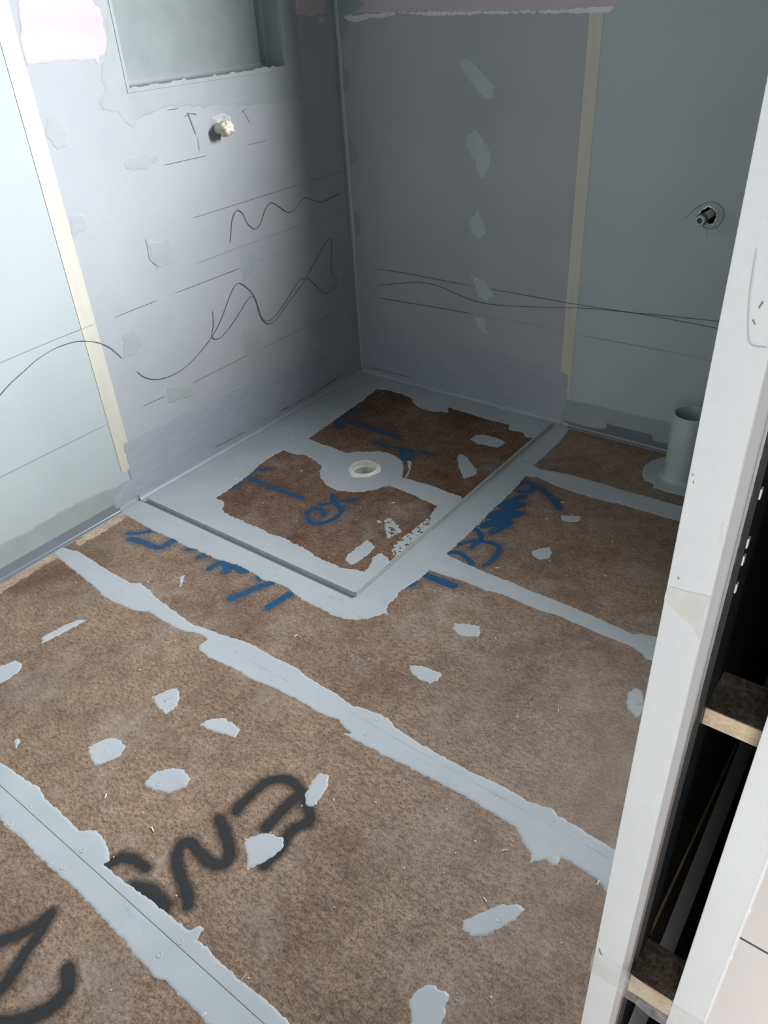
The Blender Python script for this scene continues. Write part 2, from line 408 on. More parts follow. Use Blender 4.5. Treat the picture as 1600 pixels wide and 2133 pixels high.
# traced outlines in metres: floor (x, y), left wall (y, z), back wall (x, z)
STRIPS = [[(-0.0049,-1.5546),(0.0124,-1.5359),(0.075,-1.5221),(0.133,-1.5236),(0.2234,-1.5281),(0.2945,-1.5292),(0.3452,-1.5291),(0.3723,-1.5114),(0.4198,-1.5189),(0.462,-1.5315),(0.5207,-1.537),(0.5877,-1.5425),(0.6326,-1.5474),(0.6815,-1.5398),(0.7376,-1.5313),(0.7865,-1.5172),(0.826,-1.5123),(0.871,-1.5138),(0.9149,-1.5153),(0.952,-1.5106),(0.9835,-1.5093),(1.015,-1.5175),(1.063,-1.5186),(1.117,-1.5193),(1.1726,-1.5262),(1.2118,-1.5144),(1.2451,-1.5113),(1.2678,-1.5104),(1.292,-1.5223),(1.359,-1.5271),(1.4304,-1.5267),(1.4802,-1.5279),(1.5362,-1.5224),(1.5864,-1.5199),(1.6312,-1.5202),(1.6563,-1.5164),(1.6787,-1.5076),(1.6991,-1.5168),(1.7307,-1.5176),(1.7676,-1.5206),(1.8148,-1.5217),(1.8401,-1.5192),(1.8783,-1.6227),(1.8369,-1.6111),(1.8177,-1.5993),(1.7927,-1.5968),(1.7614,-1.5924),(1.7404,-1.5951),(1.7444,-1.6132),(1.7381,-1.6206),(1.7233,-1.6161),(1.7097,-1.6287),(1.6978,-1.64),(1.6934,-1.6221),(1.6769,-1.6153),(1.6614,-1.6012),(1.6365,-1.5899),(1.6078,-1.587),(1.5744,-1.5869),(1.5222,-1.5856),(1.477,-1.5887),(1.4289,-1.5894),(1.3811,-1.5926),(1.3355,-1.5964),(1.2714,-1.6008),(1.2348,-1.6033),(1.21,-1.6019),(1.2252,-1.5914),(1.2077,-1.5894),(1.1737,-1.5784),(1.1436,-1.586),(1.0989,-1.5858),(1.0456,-1.5861),(0.9858,-1.5898),(0.922,-1.5997),(0.8715,-1.5998),(0.8226,-1.6028),(0.7674,-1.6093),(0.7292,-1.6037),(0.713,-1.5933),(0.7128,-1.5664),(0.678,-1.5622),(0.6397,-1.5789),(0.5959,-1.5832),(0.5355,-1.583),(0.4929,-1.5818),(0.4545,-1.6012),(0.3988,-1.6078),(0.3372,-1.6113),(0.258,-1.5994),(0.1802,-1.5905),(0.0906,-1.5797),(0.0234,-1.5731)],[(0.02,-2.08),(0.25,-2.07),(0.5,-2.06),(0.6228,-2.1043),(0.6713,-2.0981),(0.7316,-2.0942),(0.7555,-2.0888),(0.7888,-2.0985),(0.8293,-2.0988),(0.8733,-2.0992),(0.9184,-2.1014),(0.9473,-2.0812),(0.982,-2.0831),(1.0059,-2.092),(1.0276,-2.108),(1.022,-2.118),(1.0604,-2.1182),(1.1016,-2.1157),(1.1399,-2.1118),(1.1919,-2.1086),(1.2314,-2.1078),(1.2613,-2.1052),(1.2709,-2.0879),(1.2811,-2.0912),(1.2852,-2.1092),(1.3104,-2.1091),(1.3625,-2.1118),(1.3987,-2.1124),(1.4406,-2.1082),(1.4792,-2.1078),(1.5149,-2.1112),(1.75,-2.06),(1.78,-2.17),(1.6,-2.18),(1.4038,-2.1911),(1.3766,-2.1903),(1.3459,-2.1897),(1.3145,-2.1891),(1.2936,-2.1875),(1.2735,-2.1971),(1.2353,-2.1927),(1.1905,-2.1894),(1.144,-2.1859),(1.0919,-2.1849),(1.0336,-2.1811),(0.9956,-2.1817),(0.9357,-2.1848),(0.875,-2.1838),(0.8204,-2.1798),(0.7915,-2.1868),(0.7552,-2.1816),(0.5,-2.19),(0.25,-2.18),(0.02,-2.17)],[(1.0085,-0.9125),(1.0435,-0.915),(1.0987,-0.9208),(1.1445,-0.9212),(1.183,-0.9257),(1.2518,-0.924),(1.3211,-0.9275),(1.3855,-0.9259),(1.4645,-0.9264),(1.5424,-0.9317),(1.6171,-0.9368),(1.6402,-0.9238),(1.6681,-0.9146),(1.9,-0.93),(1.9,-1.03),(1.6905,-1.0002),(1.6788,-1.0048),(1.6593,-0.9899),(1.6211,-0.9812),(1.565,-0.9835),(1.5052,-0.9812),(1.4433,-0.9788),(1.3843,-0.986),(1.3357,-0.9854),(1.2681,-0.983),(1.2225,-0.9924),(1.1447,-0.9942),(1.085,-1),(1.0378,-1.0057),(0.9963,-0.9798)],[(1.0007,-0.343),(1.0162,-0.3286),(1.0421,-0.3343),(1.0827,-0.325),(1.1238,-0.3179),(1.1661,-0.3145),(1.2077,-0.3111),(1.2503,-0.3112),(1.2922,-0.3113),(1.3094,-0.3131),(1.3812,-0.3102),(1.451,-0.3075),(1.522,-0.3042),(1.88,-0.315),(1.88,-0.405),(1.512,-0.3893),(1.4826,-0.392),(1.4142,-0.3929),(1.3437,-0.394),(1.3308,-0.4013),(1.2921,-0.4052),(1.2512,-0.4059),(1.2097,-0.4065),(1.1658,-0.4039),(1.1311,-0.4038),(1.0958,-0.3948),(1.0598,-0.3856),(1.0394,-0.3983),(1.0239,-0.4034),(1.0059,-0.3869)]]
TRAY_OUT = [(0,0),(0,-1.3),(0.0065,-1.3095),(0.0691,-1.3112),(0.1646,-1.3186),(0.2194,-1.3148),(0.2756,-1.3131),(0.3152,-1.3177),(0.3492,-1.318),(0.3811,-1.312),(0.4336,-1.3105),(0.469,-1.3088),(0.5131,-1.3011),(0.5483,-1.2955),(0.5893,-1.2961),(0.6245,-1.2966),(0.6522,-1.3048),(0.6913,-1.2955),(0.7212,-1.2921),(0.7478,-1.2905),(0.7719,-1.2967),(0.8112,-1.3049),(0.8445,-1.3072),(0.8871,-1.3058),(0.9277,-1.3082),(0.9614,-1.3031),(0.9907,-1.2882),(1.0114,-1.2727),(1.0229,-1.2508),(1.0359,-1.2306),(1.0508,-1.2208),(1.0322,-1.2068),(1.0287,-1.1884),(1.029,-1.1611),(1.022,-1.129),(1.028,-1.0969),(1.0342,-1.0706),(1.036,-1.0373),(1.0363,-1.0042),(1.0332,-0.9592),(1.0361,-0.9125),(1.0381,-0.8362),(1.0329,-0.6273),(1.0315,-0.5319),(1.0299,-0.4807),(1.0239,-0.4034),(1.0224,-0.3579),(1.0122,-0.3167),(1.0126,-0.2776),(1.0145,-0.2268),(1.0121,-0.1568),(1.0104,-0.1054),(1.0049,-0.0549),(0.9936,-0.0065),(0.9796,0.0074),(1.02,0)]
HOLE_B = [(0.2051,-0.5923),(0.1991,-0.5229),(0.1946,-0.4385),(0.1883,-0.364),(0.1809,-0.2937),(0.182,-0.216),(0.1709,-0.1898),(0.1699,-0.1436),(0.1652,-0.1125),(0.1827,-0.1021),(0.2161,-0.0961),(0.2767,-0.0939),(0.3418,-0.1081),(0.3716,-0.1419),(0.3966,-0.1522),(0.4398,-0.1639),(0.4844,-0.1617),(0.5129,-0.1447),(0.5389,-0.1412),(0.518,-0.1047),(0.5101,-0.097),(0.5531,-0.1022),(0.6101,-0.1045),(0.666,-0.1067),(0.7208,-0.1089),(0.772,-0.1068),(0.7923,-0.106),(0.8154,-0.1426),(0.8485,-0.1336),(0.876,-0.1334),(0.8892,-0.158),(0.9214,-0.1491),(0.9194,-0.2804),(0.9241,-0.3743),(0.925,-0.4579),(0.9262,-0.5388),(0.9254,-0.65),(0.9048,-0.6247),(0.8737,-0.6272),(0.8597,-0.6273),(0.8074,-0.6206),(0.7366,-0.6245),(0.6883,-0.6272),(0.672,-0.6328),(0.6331,-0.5716),(0.605,-0.54),(0.5691,-0.5271),(0.5313,-0.5198),(0.4849,-0.5309),(0.4495,-0.5569),(0.4162,-0.5856),(0.3964,-0.603),(0.3728,-0.602),(0.3326,-0.5953),(0.2761,-0.5979)]
HOLE_A = [(0.1831,-0.7084),(0.2324,-0.7094),(0.2727,-0.6949),(0.3263,-0.7026),(0.3823,-0.7177),(0.4078,-0.7602),(0.4379,-0.7886),(0.4822,-0.8115),(0.53,-0.8175),(0.5778,-0.7989),(0.6122,-0.7773),(0.6382,-0.7449),(0.6636,-0.6976),(0.7159,-0.7004),(0.767,-0.7032),(0.8298,-0.7106),(0.868,-0.7115),(0.8735,-0.7163),(0.8776,-0.7465),(0.8847,-0.7743),(0.904,-0.8094),(0.92,-0.8376),(0.9215,-0.9224),(0.9244,-1.0245),(0.92,-1.0363),(0.8969,-1.0202),(0.8728,-1.0149),(0.8625,-1.0251),(0.8631,-1.0492),(0.8737,-1.063),(0.8789,-1.0869),(0.8839,-1.1104),(0.8646,-1.1197),(0.834,-1.1263),(0.8115,-1.1376),(0.7952,-1.1346),(0.768,-1.1352),(0.7404,-1.1359),(0.7155,-1.1345),(0.6914,-1.1289),(0.6484,-1.1244),(0.6171,-1.1227),(0.5778,-1.1183),(0.539,-1.1207),(0.5107,-1.1236),(0.4773,-1.1218),(0.4255,-1.1236),(0.3792,-1.1212),(0.3346,-1.1212),(0.3046,-1.1197),(0.2818,-1.109),(0.2742,-1.0884),(0.2436,-1.0733),(0.2166,-1.0729),(0.2141,-1.0568),(0.2126,-1.022),(0.2089,-0.9787),(0.2028,-0.9263),(0.1989,-0.8808),(0.185,-0.8304),(0.1817,-0.8023),(0.1793,-0.7936)]
SPECKLE = [(0.8853,-0.7819),(0.9168,-0.8282),(0.92,-0.8755),(0.918,-0.9174),(0.9192,-0.9812),(0.9164,-1.0076),(0.8913,-0.9887),(0.881,-0.9595),(0.8782,-0.9246),(0.8811,-0.8779),(0.8814,-0.8394),(0.8791,-0.8096)]
WC_COAT = [(1.3369,-0.1711),(1.3301,-0.1249),(1.3381,-0.077),(1.3591,-0.0421),(1.3881,-0.018),(1.4452,0.0111),(1.4962,0.0123),(1.5352,-0.031),(1.5595,-0.097),(1.558,-0.1682),(1.5372,-0.2193),(1.5072,-0.242),(1.4784,-0.2489),(1.4442,-0.2514),(1.4071,-0.2477),(1.3916,-0.2261),(1.3635,-0.2198)]
DABS = [[(0.794,-1.0801),(0.7905,-1.0325),(0.7937,-0.9865),(0.8156,-0.9908),(0.8364,-1.0028),(0.8426,-1.0345),(0.8427,-1.0694),(0.8332,-1.1085),(0.8044,-1.1012)],[(0.7751,-0.8761),(0.7811,-0.8524),(0.8127,-0.86),(0.8415,-0.8803),(0.8604,-0.8873),(0.8529,-0.9149),(0.8424,-0.9441),(0.8075,-0.9099)],[(0.7307,-0.2656),(0.73,-0.2388),(0.7518,-0.2233),(0.79,-0.2185),(0.8217,-0.2207),(0.8478,-0.2314),(0.8515,-0.2554),(0.842,-0.2821),(0.8009,-0.2886),(0.7685,-0.2938),(0.7304,-0.2819)],[(0.7532,-0.4082),(0.7577,-0.3873),(0.7809,-0.3962),(0.8152,-0.4195),(0.8645,-0.4563),(0.8755,-0.4823),(0.8563,-0.5248),(0.8377,-0.5106),(0.7989,-0.4685)],[(1.2232,-0.5524),(1.2803,-0.5248),(1.2898,-0.545),(1.2707,-0.5711),(1.2448,-0.5738)],[(1.24,-0.7718),(1.2486,-0.7411),(1.2738,-0.7216),(1.2923,-0.741),(1.2976,-0.7685),(1.2779,-0.789),(1.2526,-0.7823)],[(1.2263,-1.1731),(1.2192,-1.1529),(1.2793,-1.1254),(1.2964,-1.1605),(1.2772,-1.1794),(1.2482,-1.1854)],[(1.2098,-1.346),(1.2364,-1.3281),(1.2923,-1.3222),(1.2965,-1.3462),(1.2866,-1.3666),(1.2496,-1.3704),(1.2258,-1.3594)],[(1.6921,-1.16),(1.6859,-1.1323),(1.6897,-1.1095),(1.7006,-1.1041),(1.7125,-1.1143),(1.7252,-1.1336),(1.7309,-1.161),(1.7344,-1.189),(1.7253,-1.1915),(1.7061,-1.1817)],[(0.3317,-1.8157),(0.3313,-1.7936),(0.3392,-1.7541),(0.3516,-1.7169),(0.3729,-1.6992),(0.3688,-1.7287),(0.3634,-1.7777),(0.3567,-1.81),(0.3513,-1.8246)],[(0.3313,-1.9541),(0.3351,-1.9363),(0.3484,-1.9035),(0.38,-1.8988),(0.3948,-1.9214),(0.3961,-1.9456),(0.3931,-1.9702),(0.3895,-1.994)],[(0.7537,-1.7799),(0.7671,-1.7427),(0.7806,-1.7223),(0.8087,-1.7425),(0.8267,-1.7668),(0.8244,-1.7978),(0.788,-1.7931)],[(0.9166,-1.7712),(0.9242,-1.7445),(0.9451,-1.7259),(0.9745,-1.7231),(1.0052,-1.7275),(1.0108,-1.7504),(0.9818,-1.7603),(0.9437,-1.7697)],[(0.753,-1.9627),(0.7595,-1.9335),(0.7752,-1.912),(0.7967,-1.908),(0.8239,-1.9139),(0.8332,-1.9356),(0.8226,-1.9665),(0.8101,-1.9829),(0.7821,-1.9787)],[(0.9378,-1.9514),(0.9327,-1.9212),(0.958,-1.8885),(0.9803,-1.8769),(1.0119,-1.8853),(1.0185,-1.9065),(1.0045,-1.9343),(0.9741,-1.9482),(0.9495,-1.9543)],[(1.2347,-1.7125),(1.2537,-1.7069),(1.2692,-1.7291),(1.2757,-1.7638),(1.2775,-1.7847),(1.2586,-1.7896),(1.2432,-1.7687),(1.2339,-1.739)],[(1.2136,-1.9178),(1.2289,-1.9006),(1.2392,-1.8837),(1.2764,-1.8706),(1.2888,-1.8873),(1.2853,-1.9177),(1.2645,-1.9626)],[(1.6604,-1.8193),(1.6559,-1.8042),(1.6719,-1.7769),(1.6958,-1.7411),(1.7195,-1.7216),(1.7354,-1.7239),(1.7312,-1.7429),(1.714,-1.7813),(1.6997,-1.8068),(1.6802,-1.8232)],[(1.6508,-1.9713),(1.6552,-1.9499),(1.6629,-1.9291),(1.7022,-1.9231),(1.7126,-1.9536),(1.7148,-1.9676),(1.7229,-1.9763),(1.6838,-2.0044),(1.6645,-1.9837)],[(0.5906,-2.0495),(0.5927,-2.0397),(0.6075,-2.0462),(0.6136,-2.0585)],[(0.4432,-1.4318),(0.4509,-1.4175),(0.4751,-1.4438),(0.4809,-1.4595)],[(0.754,-0.888),(0.7606,-0.8791),(0.7739,-0.8809),(0.7783,-0.8898),(0.7671,-0.897)],[(0.6196,-0.5309),(0.6341,-0.5219),(0.6612,-0.5638),(0.6837,-0.6208),(0.6808,-0.6273),(0.6635,-0.5816)]]
BLUE = [(8,[(0.131,-1.3732),(0.1604,-1.3488),(0.1851,-1.3134)]),(11,[(0.161,-1.387),(0.213,-1.3763),(0.2701,-1.3706),(0.2826,-1.3478),(0.284,-1.3153)]),(7,[(0.3589,-1.3264),(0.3706,-1.3173)]),(8,[(0.4171,-1.3319),(0.4289,-1.3135)]),(11,[(0.4897,-1.3543),(0.4969,-1.3152),(0.5273,-1.3195),(0.5413,-1.3375),(0.5434,-1.3056),(0.5784,-1.31),(0.5901,-1.2969)]),(11,[(0.645,-1.4133),(0.6667,-1.3534),(0.6913,-1.2955)]),(6,[(0.6404,-1.3027),(0.6581,-1.3108)]),(11,[(0.7598,-1.3812),(0.7625,-1.3553),(0.7687,-1.3082)]),(9,[(0.1884,-0.924),(0.2884,-0.9177),(0.4024,-0.9184),(0.4616,-0.9162)]),(6,[(0.1966,-0.8725),(0.2396,-0.8311)]),(9,[(0.2176,-0.9842),(0.2211,-0.9618)]),(8,[(0.1864,-0.3466),(0.2445,-0.2957)]),(9,[(0.1836,-0.4033),(0.2752,-0.3957),(0.3842,-0.3991),(0.4878,-0.4008)]),(9,[(0.2056,-0.4259),(0.249,-0.4524)]),(6,[(0.4399,-0.4867),(0.5263,-0.4761),(0.5955,-0.4597),(0.6658,-0.4471)]),(10,[(0.5567,-0.4731),(0.5937,-0.5169),(0.62,-0.5057),(0.5918,-0.4619),(0.5757,-0.477)]),(8,[(0.623,-0.8921),(0.6343,-0.9421),(0.6257,-0.9796),(0.6063,-1.0039),(0.5779,-1.0062),(0.5445,-0.9832),(0.5358,-0.9558),(0.5472,-0.9361),(0.5755,-0.9388),(0.5986,-0.9568)]),(8,[(0.5422,-0.8496),(0.5703,-0.875),(0.6141,-0.8936)]),(6,[(0.5439,-0.9172),(0.5777,-0.8745),(0.6294,-0.8247)]),(10,[(1.0265,-0.4828),(1.0339,-0.447),(1.0575,-0.4322),(1.0797,-0.4449),(1.082,-0.4784),(1.0556,-0.4951)]),(11,[(1.0677,-0.4347),(1.1099,-0.4479),(1.1591,-0.4767),(1.2034,-0.5149)]),(14,[(1.0752,-0.5209),(1.0424,-0.6038),(1.0966,-0.5602),(1.0446,-0.6753),(1.1131,-0.6082),(1.0533,-0.7311),(1.1088,-0.6695),(1.0937,-0.7427)]),(8,[(1.0397,-0.9017),(1.0692,-0.8889),(1.1183,-0.908),(1.1264,-0.933)]),(8,[(1.0396,-0.857),(1.0763,-0.8089),(1.1327,-0.7936),(1.1589,-0.815),(1.164,-0.8707),(1.1574,-0.8977)]),(8,[(1.0434,-0.7547),(1.0828,-0.7882),(1.0805,-0.8466)]),(12,[(1.0356,-1.0277),(1.0793,-1.0283),(1.1338,-1.0255)]),(7,[(1.0299,-1.0938),(1.0357,-1.0697)])]
BLACK = [(11,[(1.1509,-1.8818),(1.1488,-1.8413),(1.1551,-1.7972),(1.1787,-1.7699),(1.2082,-1.7641),(1.2349,-1.7708)]),(12,[(1.2348,-1.7745),(1.2293,-1.8238),(1.2297,-1.874)]),(11,[(1.2369,-1.773),(1.2723,-1.7939),(1.2929,-1.8133),(1.2819,-1.8375),(1.2787,-1.8626),(1.2881,-1.9003),(1.2843,-1.9367)]),(12,[(1.1378,-1.9148),(1.1751,-1.9351),(1.2054,-1.9521),(1.2172,-1.9748),(1.2015,-1.9918),(1.1668,-1.9917),(1.1271,-1.988),(1.1193,-2.0061),(1.1386,-2.03),(1.1721,-2.0484),(1.2038,-2.0609),(1.2235,-2.0751)]),(11,[(1.0306,-2.1119),(1.0429,-2.0879),(1.0655,-2.0763),(1.0967,-2.0746)]),(15,[(1.1132,-2.1134),(1.1474,-2.1008),(1.1883,-2.1057)]),(11,[(1.025,-2.2351),(1.023,-2.2664),(1.0061,-2.2997),(0.9942,-2.3212),(0.9826,-2.3425)]),(11,[(1.0253,-2.2404),(1.0475,-2.2963),(1.0642,-2.3394),(1.0689,-2.3648),(1.0701,-2.392)]),(13,[(1.1391,-2.2761),(1.1651,-2.296),(1.1682,-2.3263),(1.1514,-2.3609),(1.1199,-2.3946),(1.095,-2.4147)])]
RINGS = [[(1.0097,-0.2448),(1.0244,-0.2187),(1.0508,-0.2064),(1.0737,-0.2201),(1.0718,-0.2487),(1.0445,-0.2676),(1.023,-0.2662)],[(1.0171,-0.304),(1.0281,-0.2894),(1.0418,-0.2964),(1.0426,-0.3264)]]
SCREWS = [(0.7953,-1.9497),(0.9451,-1.5253),(1.2494,-1.5267),(1.2521,-1.5751),(0.9575,-1.5728),(0.7884,-1.5321),(0.7831,-2.1309),(0.9624,-2.1691),(0.964,-2.1245),(1.2516,-2.1661),(1.2643,-2.1292),(0.7874,-2.1762),(0.9662,-1.934),(1.2504,-0.9292),(1.2546,-0.9713),(0.8262,-1.0801),(1.693,-1.5329),(1.7054,-1.768),(1.7162,-1.1496)]
TREAD = [[(0.7668,-1.7589),(0.7769,-1.7464)],[(0.7746,-1.7638),(0.7959,-1.7741)],[(0.7888,-1.7653),(0.7965,-1.7508)],[(0.8068,-1.7758),(0.8119,-1.7669),(0.8204,-1.7711)],[(0.79,-1.7736),(0.7936,-1.7648)]]
L_PINK = [[(-1.19,1.45),(-1.1837,1.4161),(-1.195,1.3875),(-1.2029,1.3464),(-1.2164,1.3152),(-1.2167,1.2804),(-1.176,1.2821),(-1.1206,1.2827),(-1.0642,1.2802),(-1.0104,1.2813),(-1.0013,1.2617),(-1.0012,1.2816),(-0.9837,1.2891),(-0.9604,1.305),(-0.9562,1.3288),(-0.96,1.3464),(-0.9569,1.3761),(-0.9554,1.3909),(-0.9718,1.3958),(-0.9767,1.4084),(-0.97,1.45)],[(-0.06,1.43),(-0.23,1.43),(-0.202,1.3797),(-0.2088,1.3405),(-0.1757,1.334),(-0.1034,1.3321),(-0.0494,1.3381),(-0.0442,1.3738)],[(-0.0909,1.3247),(-0.0669,1.3262),(-0.0676,1.3131),(-0.0909,1.3126)]]
L_GREY = [[(-1,1.75),(-0.9179,1.4272),(-0.9514,1.3545),(-0.9639,1.3009),(-0.9851,1.2692),(-1.0119,1.2324),(-1.0037,1.2088),(-1.0305,1.1772),(-1.0191,1.1584),(-0.9738,1.1499),(-0.9579,1.1208),(-0.9342,1.1023),(-0.9119,1.1209),(-0.8971,1.1282),(-0.8427,1.1368),(-0.7529,1.1354),(-0.6117,1.1219),(-0.4043,1.0973),(-0.1975,1.0914),(-0.2022,1.1753),(-0.2086,1.2801),(-0.2008,1.3796),(-0.18,1.75)]]
L_DABS = [[(-1.1955,1.1634),(-1.1717,1.1715),(-1.1477,1.1573),(-1.1463,1.1054),(-1.1473,1.091),(-1.1834,1.0819),(-1.2004,1.0961),(-1.2048,1.1254)],[(-0.9996,1.0217),(-0.9743,1.0365),(-0.8644,1.0253),(-0.8747,1.004),(-0.9266,0.9932),(-0.9921,1.0045)],[(-0.3238,0.9998),(-0.2797,1.0086),(-0.2387,0.9569),(-0.2376,0.886),(-0.2225,0.8186),(-0.2737,0.8241),(-0.3007,0.8889),(-0.3227,0.9391)],[(-0.9693,0.794),(-0.8929,0.7828),(-0.8666,0.7543),(-0.8933,0.7088),(-0.9597,0.7115),(-0.9695,0.7435)],[(-0.6433,0.4033),(-0.5937,0.3958),(-0.571,0.3233),(-0.5733,0.2479),(-0.6331,0.2655),(-0.6499,0.3326)],[(-0.3006,0.3762),(-0.2391,0.357),(-0.2436,0.2792),(-0.2851,0.248),(-0.3088,0.2811)],[(-1.134,0.5525),(-1.0843,0.5668),(-1.0711,0.5152),(-1.1091,0.4808),(-1.1446,0.4858)],[(-1.2024,0.9213),(-1.1633,0.9224),(-1.1459,0.9026),(-1.163,0.8738),(-1.2127,0.8658)],[(-1.0194,0.3293),(-0.9151,0.3052),(-0.9204,0.2622),(-1.0275,0.2798)],[(-0.6076,0.6663),(-0.5509,0.6601),(-0.5528,0.5939),(-0.617,0.5694)]]
L_MEMB = [(0,0.02),(-1.275,0.02),(-1.3187,0.0137),(-1.3252,0.0458),(-1.309,0.0581),(-1.2693,0.0823),(-1.2376,0.0866),(-1.2339,0.1495),(-1.2293,0.2236),(-1.144,0.2239),(-0.9684,0.2229),(-0.8232,0.2221),(-0.7053,0.2171),(-0.5823,0.2026),(-0.4488,0.2013),(-0.3057,0.2096),(-0.1153,0.2157),(-0.1154,0.2223),(-0.1142,0.3854),(-0.1185,0.4378),(-0.1063,0.5274),(-0.0834,0.5321),(-0.0441,0.5292),(-0.0269,0.5532),(-0.025,0.5913),(0,0.63)]
L_BAND = [(-1.7464,0.1095),(-1.7015,0.109),(-1.6727,0.1092),(-1.6164,0.1014),(-1.5847,0.1057),(-1.5385,0.1053),(-1.5247,0.109),(-1.4902,0.1077),(-1.4415,0.1072),(-1.4172,0.1107),(-1.3655,0.1029),(-1.3322,0.0986),(-1.292,0.0909),(-1.2554,0.0925),(-1.2382,0.0887),(-1.2425,0.061),(-1.2662,0.0807),(-1.3237,0.045),(-1.3196,0.0106),(-2.2,0.012),(-2.2,0.11)]
L_LINES = [[(-0.7793,0.8247),(-0.2855,0.8304)],[(-0.2178,0.8316),(-0.0351,0.8305)],[(-0.7963,0.6871),(-0.5444,0.6912),(-0.0675,0.6938)],[(-0.5466,0.6242),(-0.0398,0.6228)],[(-0.6444,0.7138),(-0.6315,0.7516),(-0.6169,0.787),(-0.5936,0.8074),(-0.569,0.7921),(-0.5537,0.7575),(-0.5242,0.7325),(-0.4924,0.7438),(-0.4605,0.7849),(-0.428,0.7981),(-0.395,0.7793),(-0.3506,0.7495),(-0.3108,0.7577),(-0.2615,0.7808),(-0.2176,0.7661),(-0.1661,0.7473),(-0.1095,0.7531),(-0.0592,0.7561)],[(-1.1419,0.6159),(-0.9852,0.6189)],[(-0.9067,0.6204),(-0.6228,0.6228)],[(-0.6851,0.6224),(-0.6459,0.6216)],[(-1.6057,0.4946),(-1.5519,0.5261),(-1.508,0.5481),(-1.4656,0.564),(-1.4226,0.5802),(-1.3648,0.5918),(-1.3093,0.5919),(-1.2672,0.5832),(-1.2195,0.5606),(-1.1849,0.5316),(-1.1549,0.4879)],[(-1.116,0.4307),(-1.0938,0.4014),(-1.0518,0.3766),(-0.994,0.3669),(-0.93,0.3727),(-0.8592,0.3988),(-0.796,0.433),(-0.7404,0.4791),(-0.6942,0.5328),(-0.6577,0.5684),(-0.628,0.5725),(-0.5888,0.5358),(-0.5672,0.4946),(-0.5601,0.4391),(-0.5313,0.3953),(-0.48,0.3952),(-0.4066,0.437),(-0.3175,0.4846),(-0.2386,0.5454),(-0.1672,0.5982),(-0.1374,0.6064),(-0.1335,0.5828),(-0.1464,0.512),(-0.1429,0.4638),(-0.1156,0.4448)],[(-0.7698,0.5198),(-0.7774,0.474),(-0.793,0.4363),(-0.7767,0.4202),(-0.742,0.4233),(-0.6763,0.4585),(-0.6069,0.5066),(-0.5764,0.5087),(-0.5608,0.4661),(-0.546,0.4165),(-0.5043,0.4031),(-0.4332,0.4359),(-0.3577,0.4869),(-0.3078,0.502),(-0.2638,0.474),(-0.2152,0.4194),(-0.1727,0.4099),(-0.1167,0.4373)],[(-1.5641,0.6085),(-1.5218,0.6099),(-1.3723,0.616),(-1.2185,0.6185)],[(-1.6752,0.3043),(-1.6317,0.3037),(-1.2703,0.309)],[(-1.1223,0.3111),(-1.0349,0.3094)],[(-0.9087,0.309),(-0.6479,0.3134)],[(-0.5668,0.3124),(-0.3031,0.3168)],[(-0.2451,0.3176),(-0.1223,0.3156)],[(-0.8507,0.9921),(-0.685,0.9912)],[(-0.5014,0.9936),(-0.4155,0.9946)],[(-0.7294,1.1178),(-0.7193,1.0826),(-0.7118,1.0551)],[(-0.7413,1.1083),(-0.7211,1.1135),(-0.6956,1.1084)],[(-0.7068,1.0477),(-0.7081,1.0107)],[(-0.5081,1.0993),(-0.4953,1.0839),(-0.4773,1.0558)],[(-0.5137,1.0883),(-0.4833,1.0998)],[(-0.8036,1.1333),(-0.763,1.1322)],[(-0.2681,1.0885),(-0.2764,1.0134)],[(-0.975,0.806),(-0.973,0.7806),(-0.9739,0.7447),(-0.949,0.7161)]]
B_PINK = [[(0.1069,1.418),(0.103,1.375),(0.1276,1.3623),(0.1246,1.3574),(0.1054,1.3445),(0.0731,1.3336),(0.1042,1.3302),(0.2309,1.3297),(0.3979,1.3277),(0.639,1.3191),(0.8381,1.3158),(1.0027,1.3161),(1.0163,1.3337),(1.0173,1.3748)]]
B_FRINGE = [[(0.0298,1.3262),(0.0494,1.3083),(0.0809,1.3057),(0.1283,1.3096),(0.1393,1.3179),(0.1848,1.3132),(0.2303,1.3204),(0.2698,1.3242),(0.3321,1.319),(0.3977,1.3155),(0.457,1.3153),(0.4973,1.3141),(0.5757,1.3149),(0.6599,1.3124),(0.8003,1.3081),(0.932,1.307),(0.9993,1.3077),(1.0067,1.3187),(0.838,1.3172),(0.6389,1.3199),(0.3039,1.3291),(0.1298,1.3277)]]
B_DABS = [[(0.5032,1.192),(0.5337,1.1935),(0.5788,1.1627),(0.6317,1.117),(0.6283,1.0847),(0.5972,1.0824),(0.5457,1.1288),(0.5113,1.1625)],[(0.5205,0.9642),(0.5648,0.9933),(0.6061,0.9498),(0.6242,0.9186),(0.6194,0.8812),(0.5994,0.8372),(0.585,0.8458),(0.5603,0.9011),(0.5338,0.937)],[(0.5422,0.7037),(0.5811,0.7377),(0.6062,0.6999),(0.6157,0.66),(0.5829,0.6388),(0.5515,0.6582)],[(0.5533,0.5083),(0.6047,0.4936),(0.6306,0.4698),(0.6502,0.4451),(0.6254,0.4243),(0.5868,0.4294),(0.5667,0.4714)],[(0.5684,0.3574),(0.608,0.3468),(0.6287,0.2976),(0.6093,0.288),(0.5823,0.3127)]]
B_CORNER = [[(-0,1.3722),(0.1024,1.3683),(0.1246,1.3574),(0.1054,1.3445),(0.0571,1.3323),(0.0087,1.3296)],[(0.0057,1.3269),(0.0454,1.3223),(0.0636,1.2904),(0.0343,1.2663),(0.011,1.2523)],[(0.0112,1.1773),(0.0344,1.1606),(0.0393,1.1269),(0.0222,1.0963),(0.0094,1.0923)],[(0.0172,0.9462),(0.0583,0.8942),(0.0366,0.8597),(0.0163,0.8433)],[(0.0187,0.6956),(0.0504,0.6482),(0.0366,0.601),(0.0206,0.5863)]]
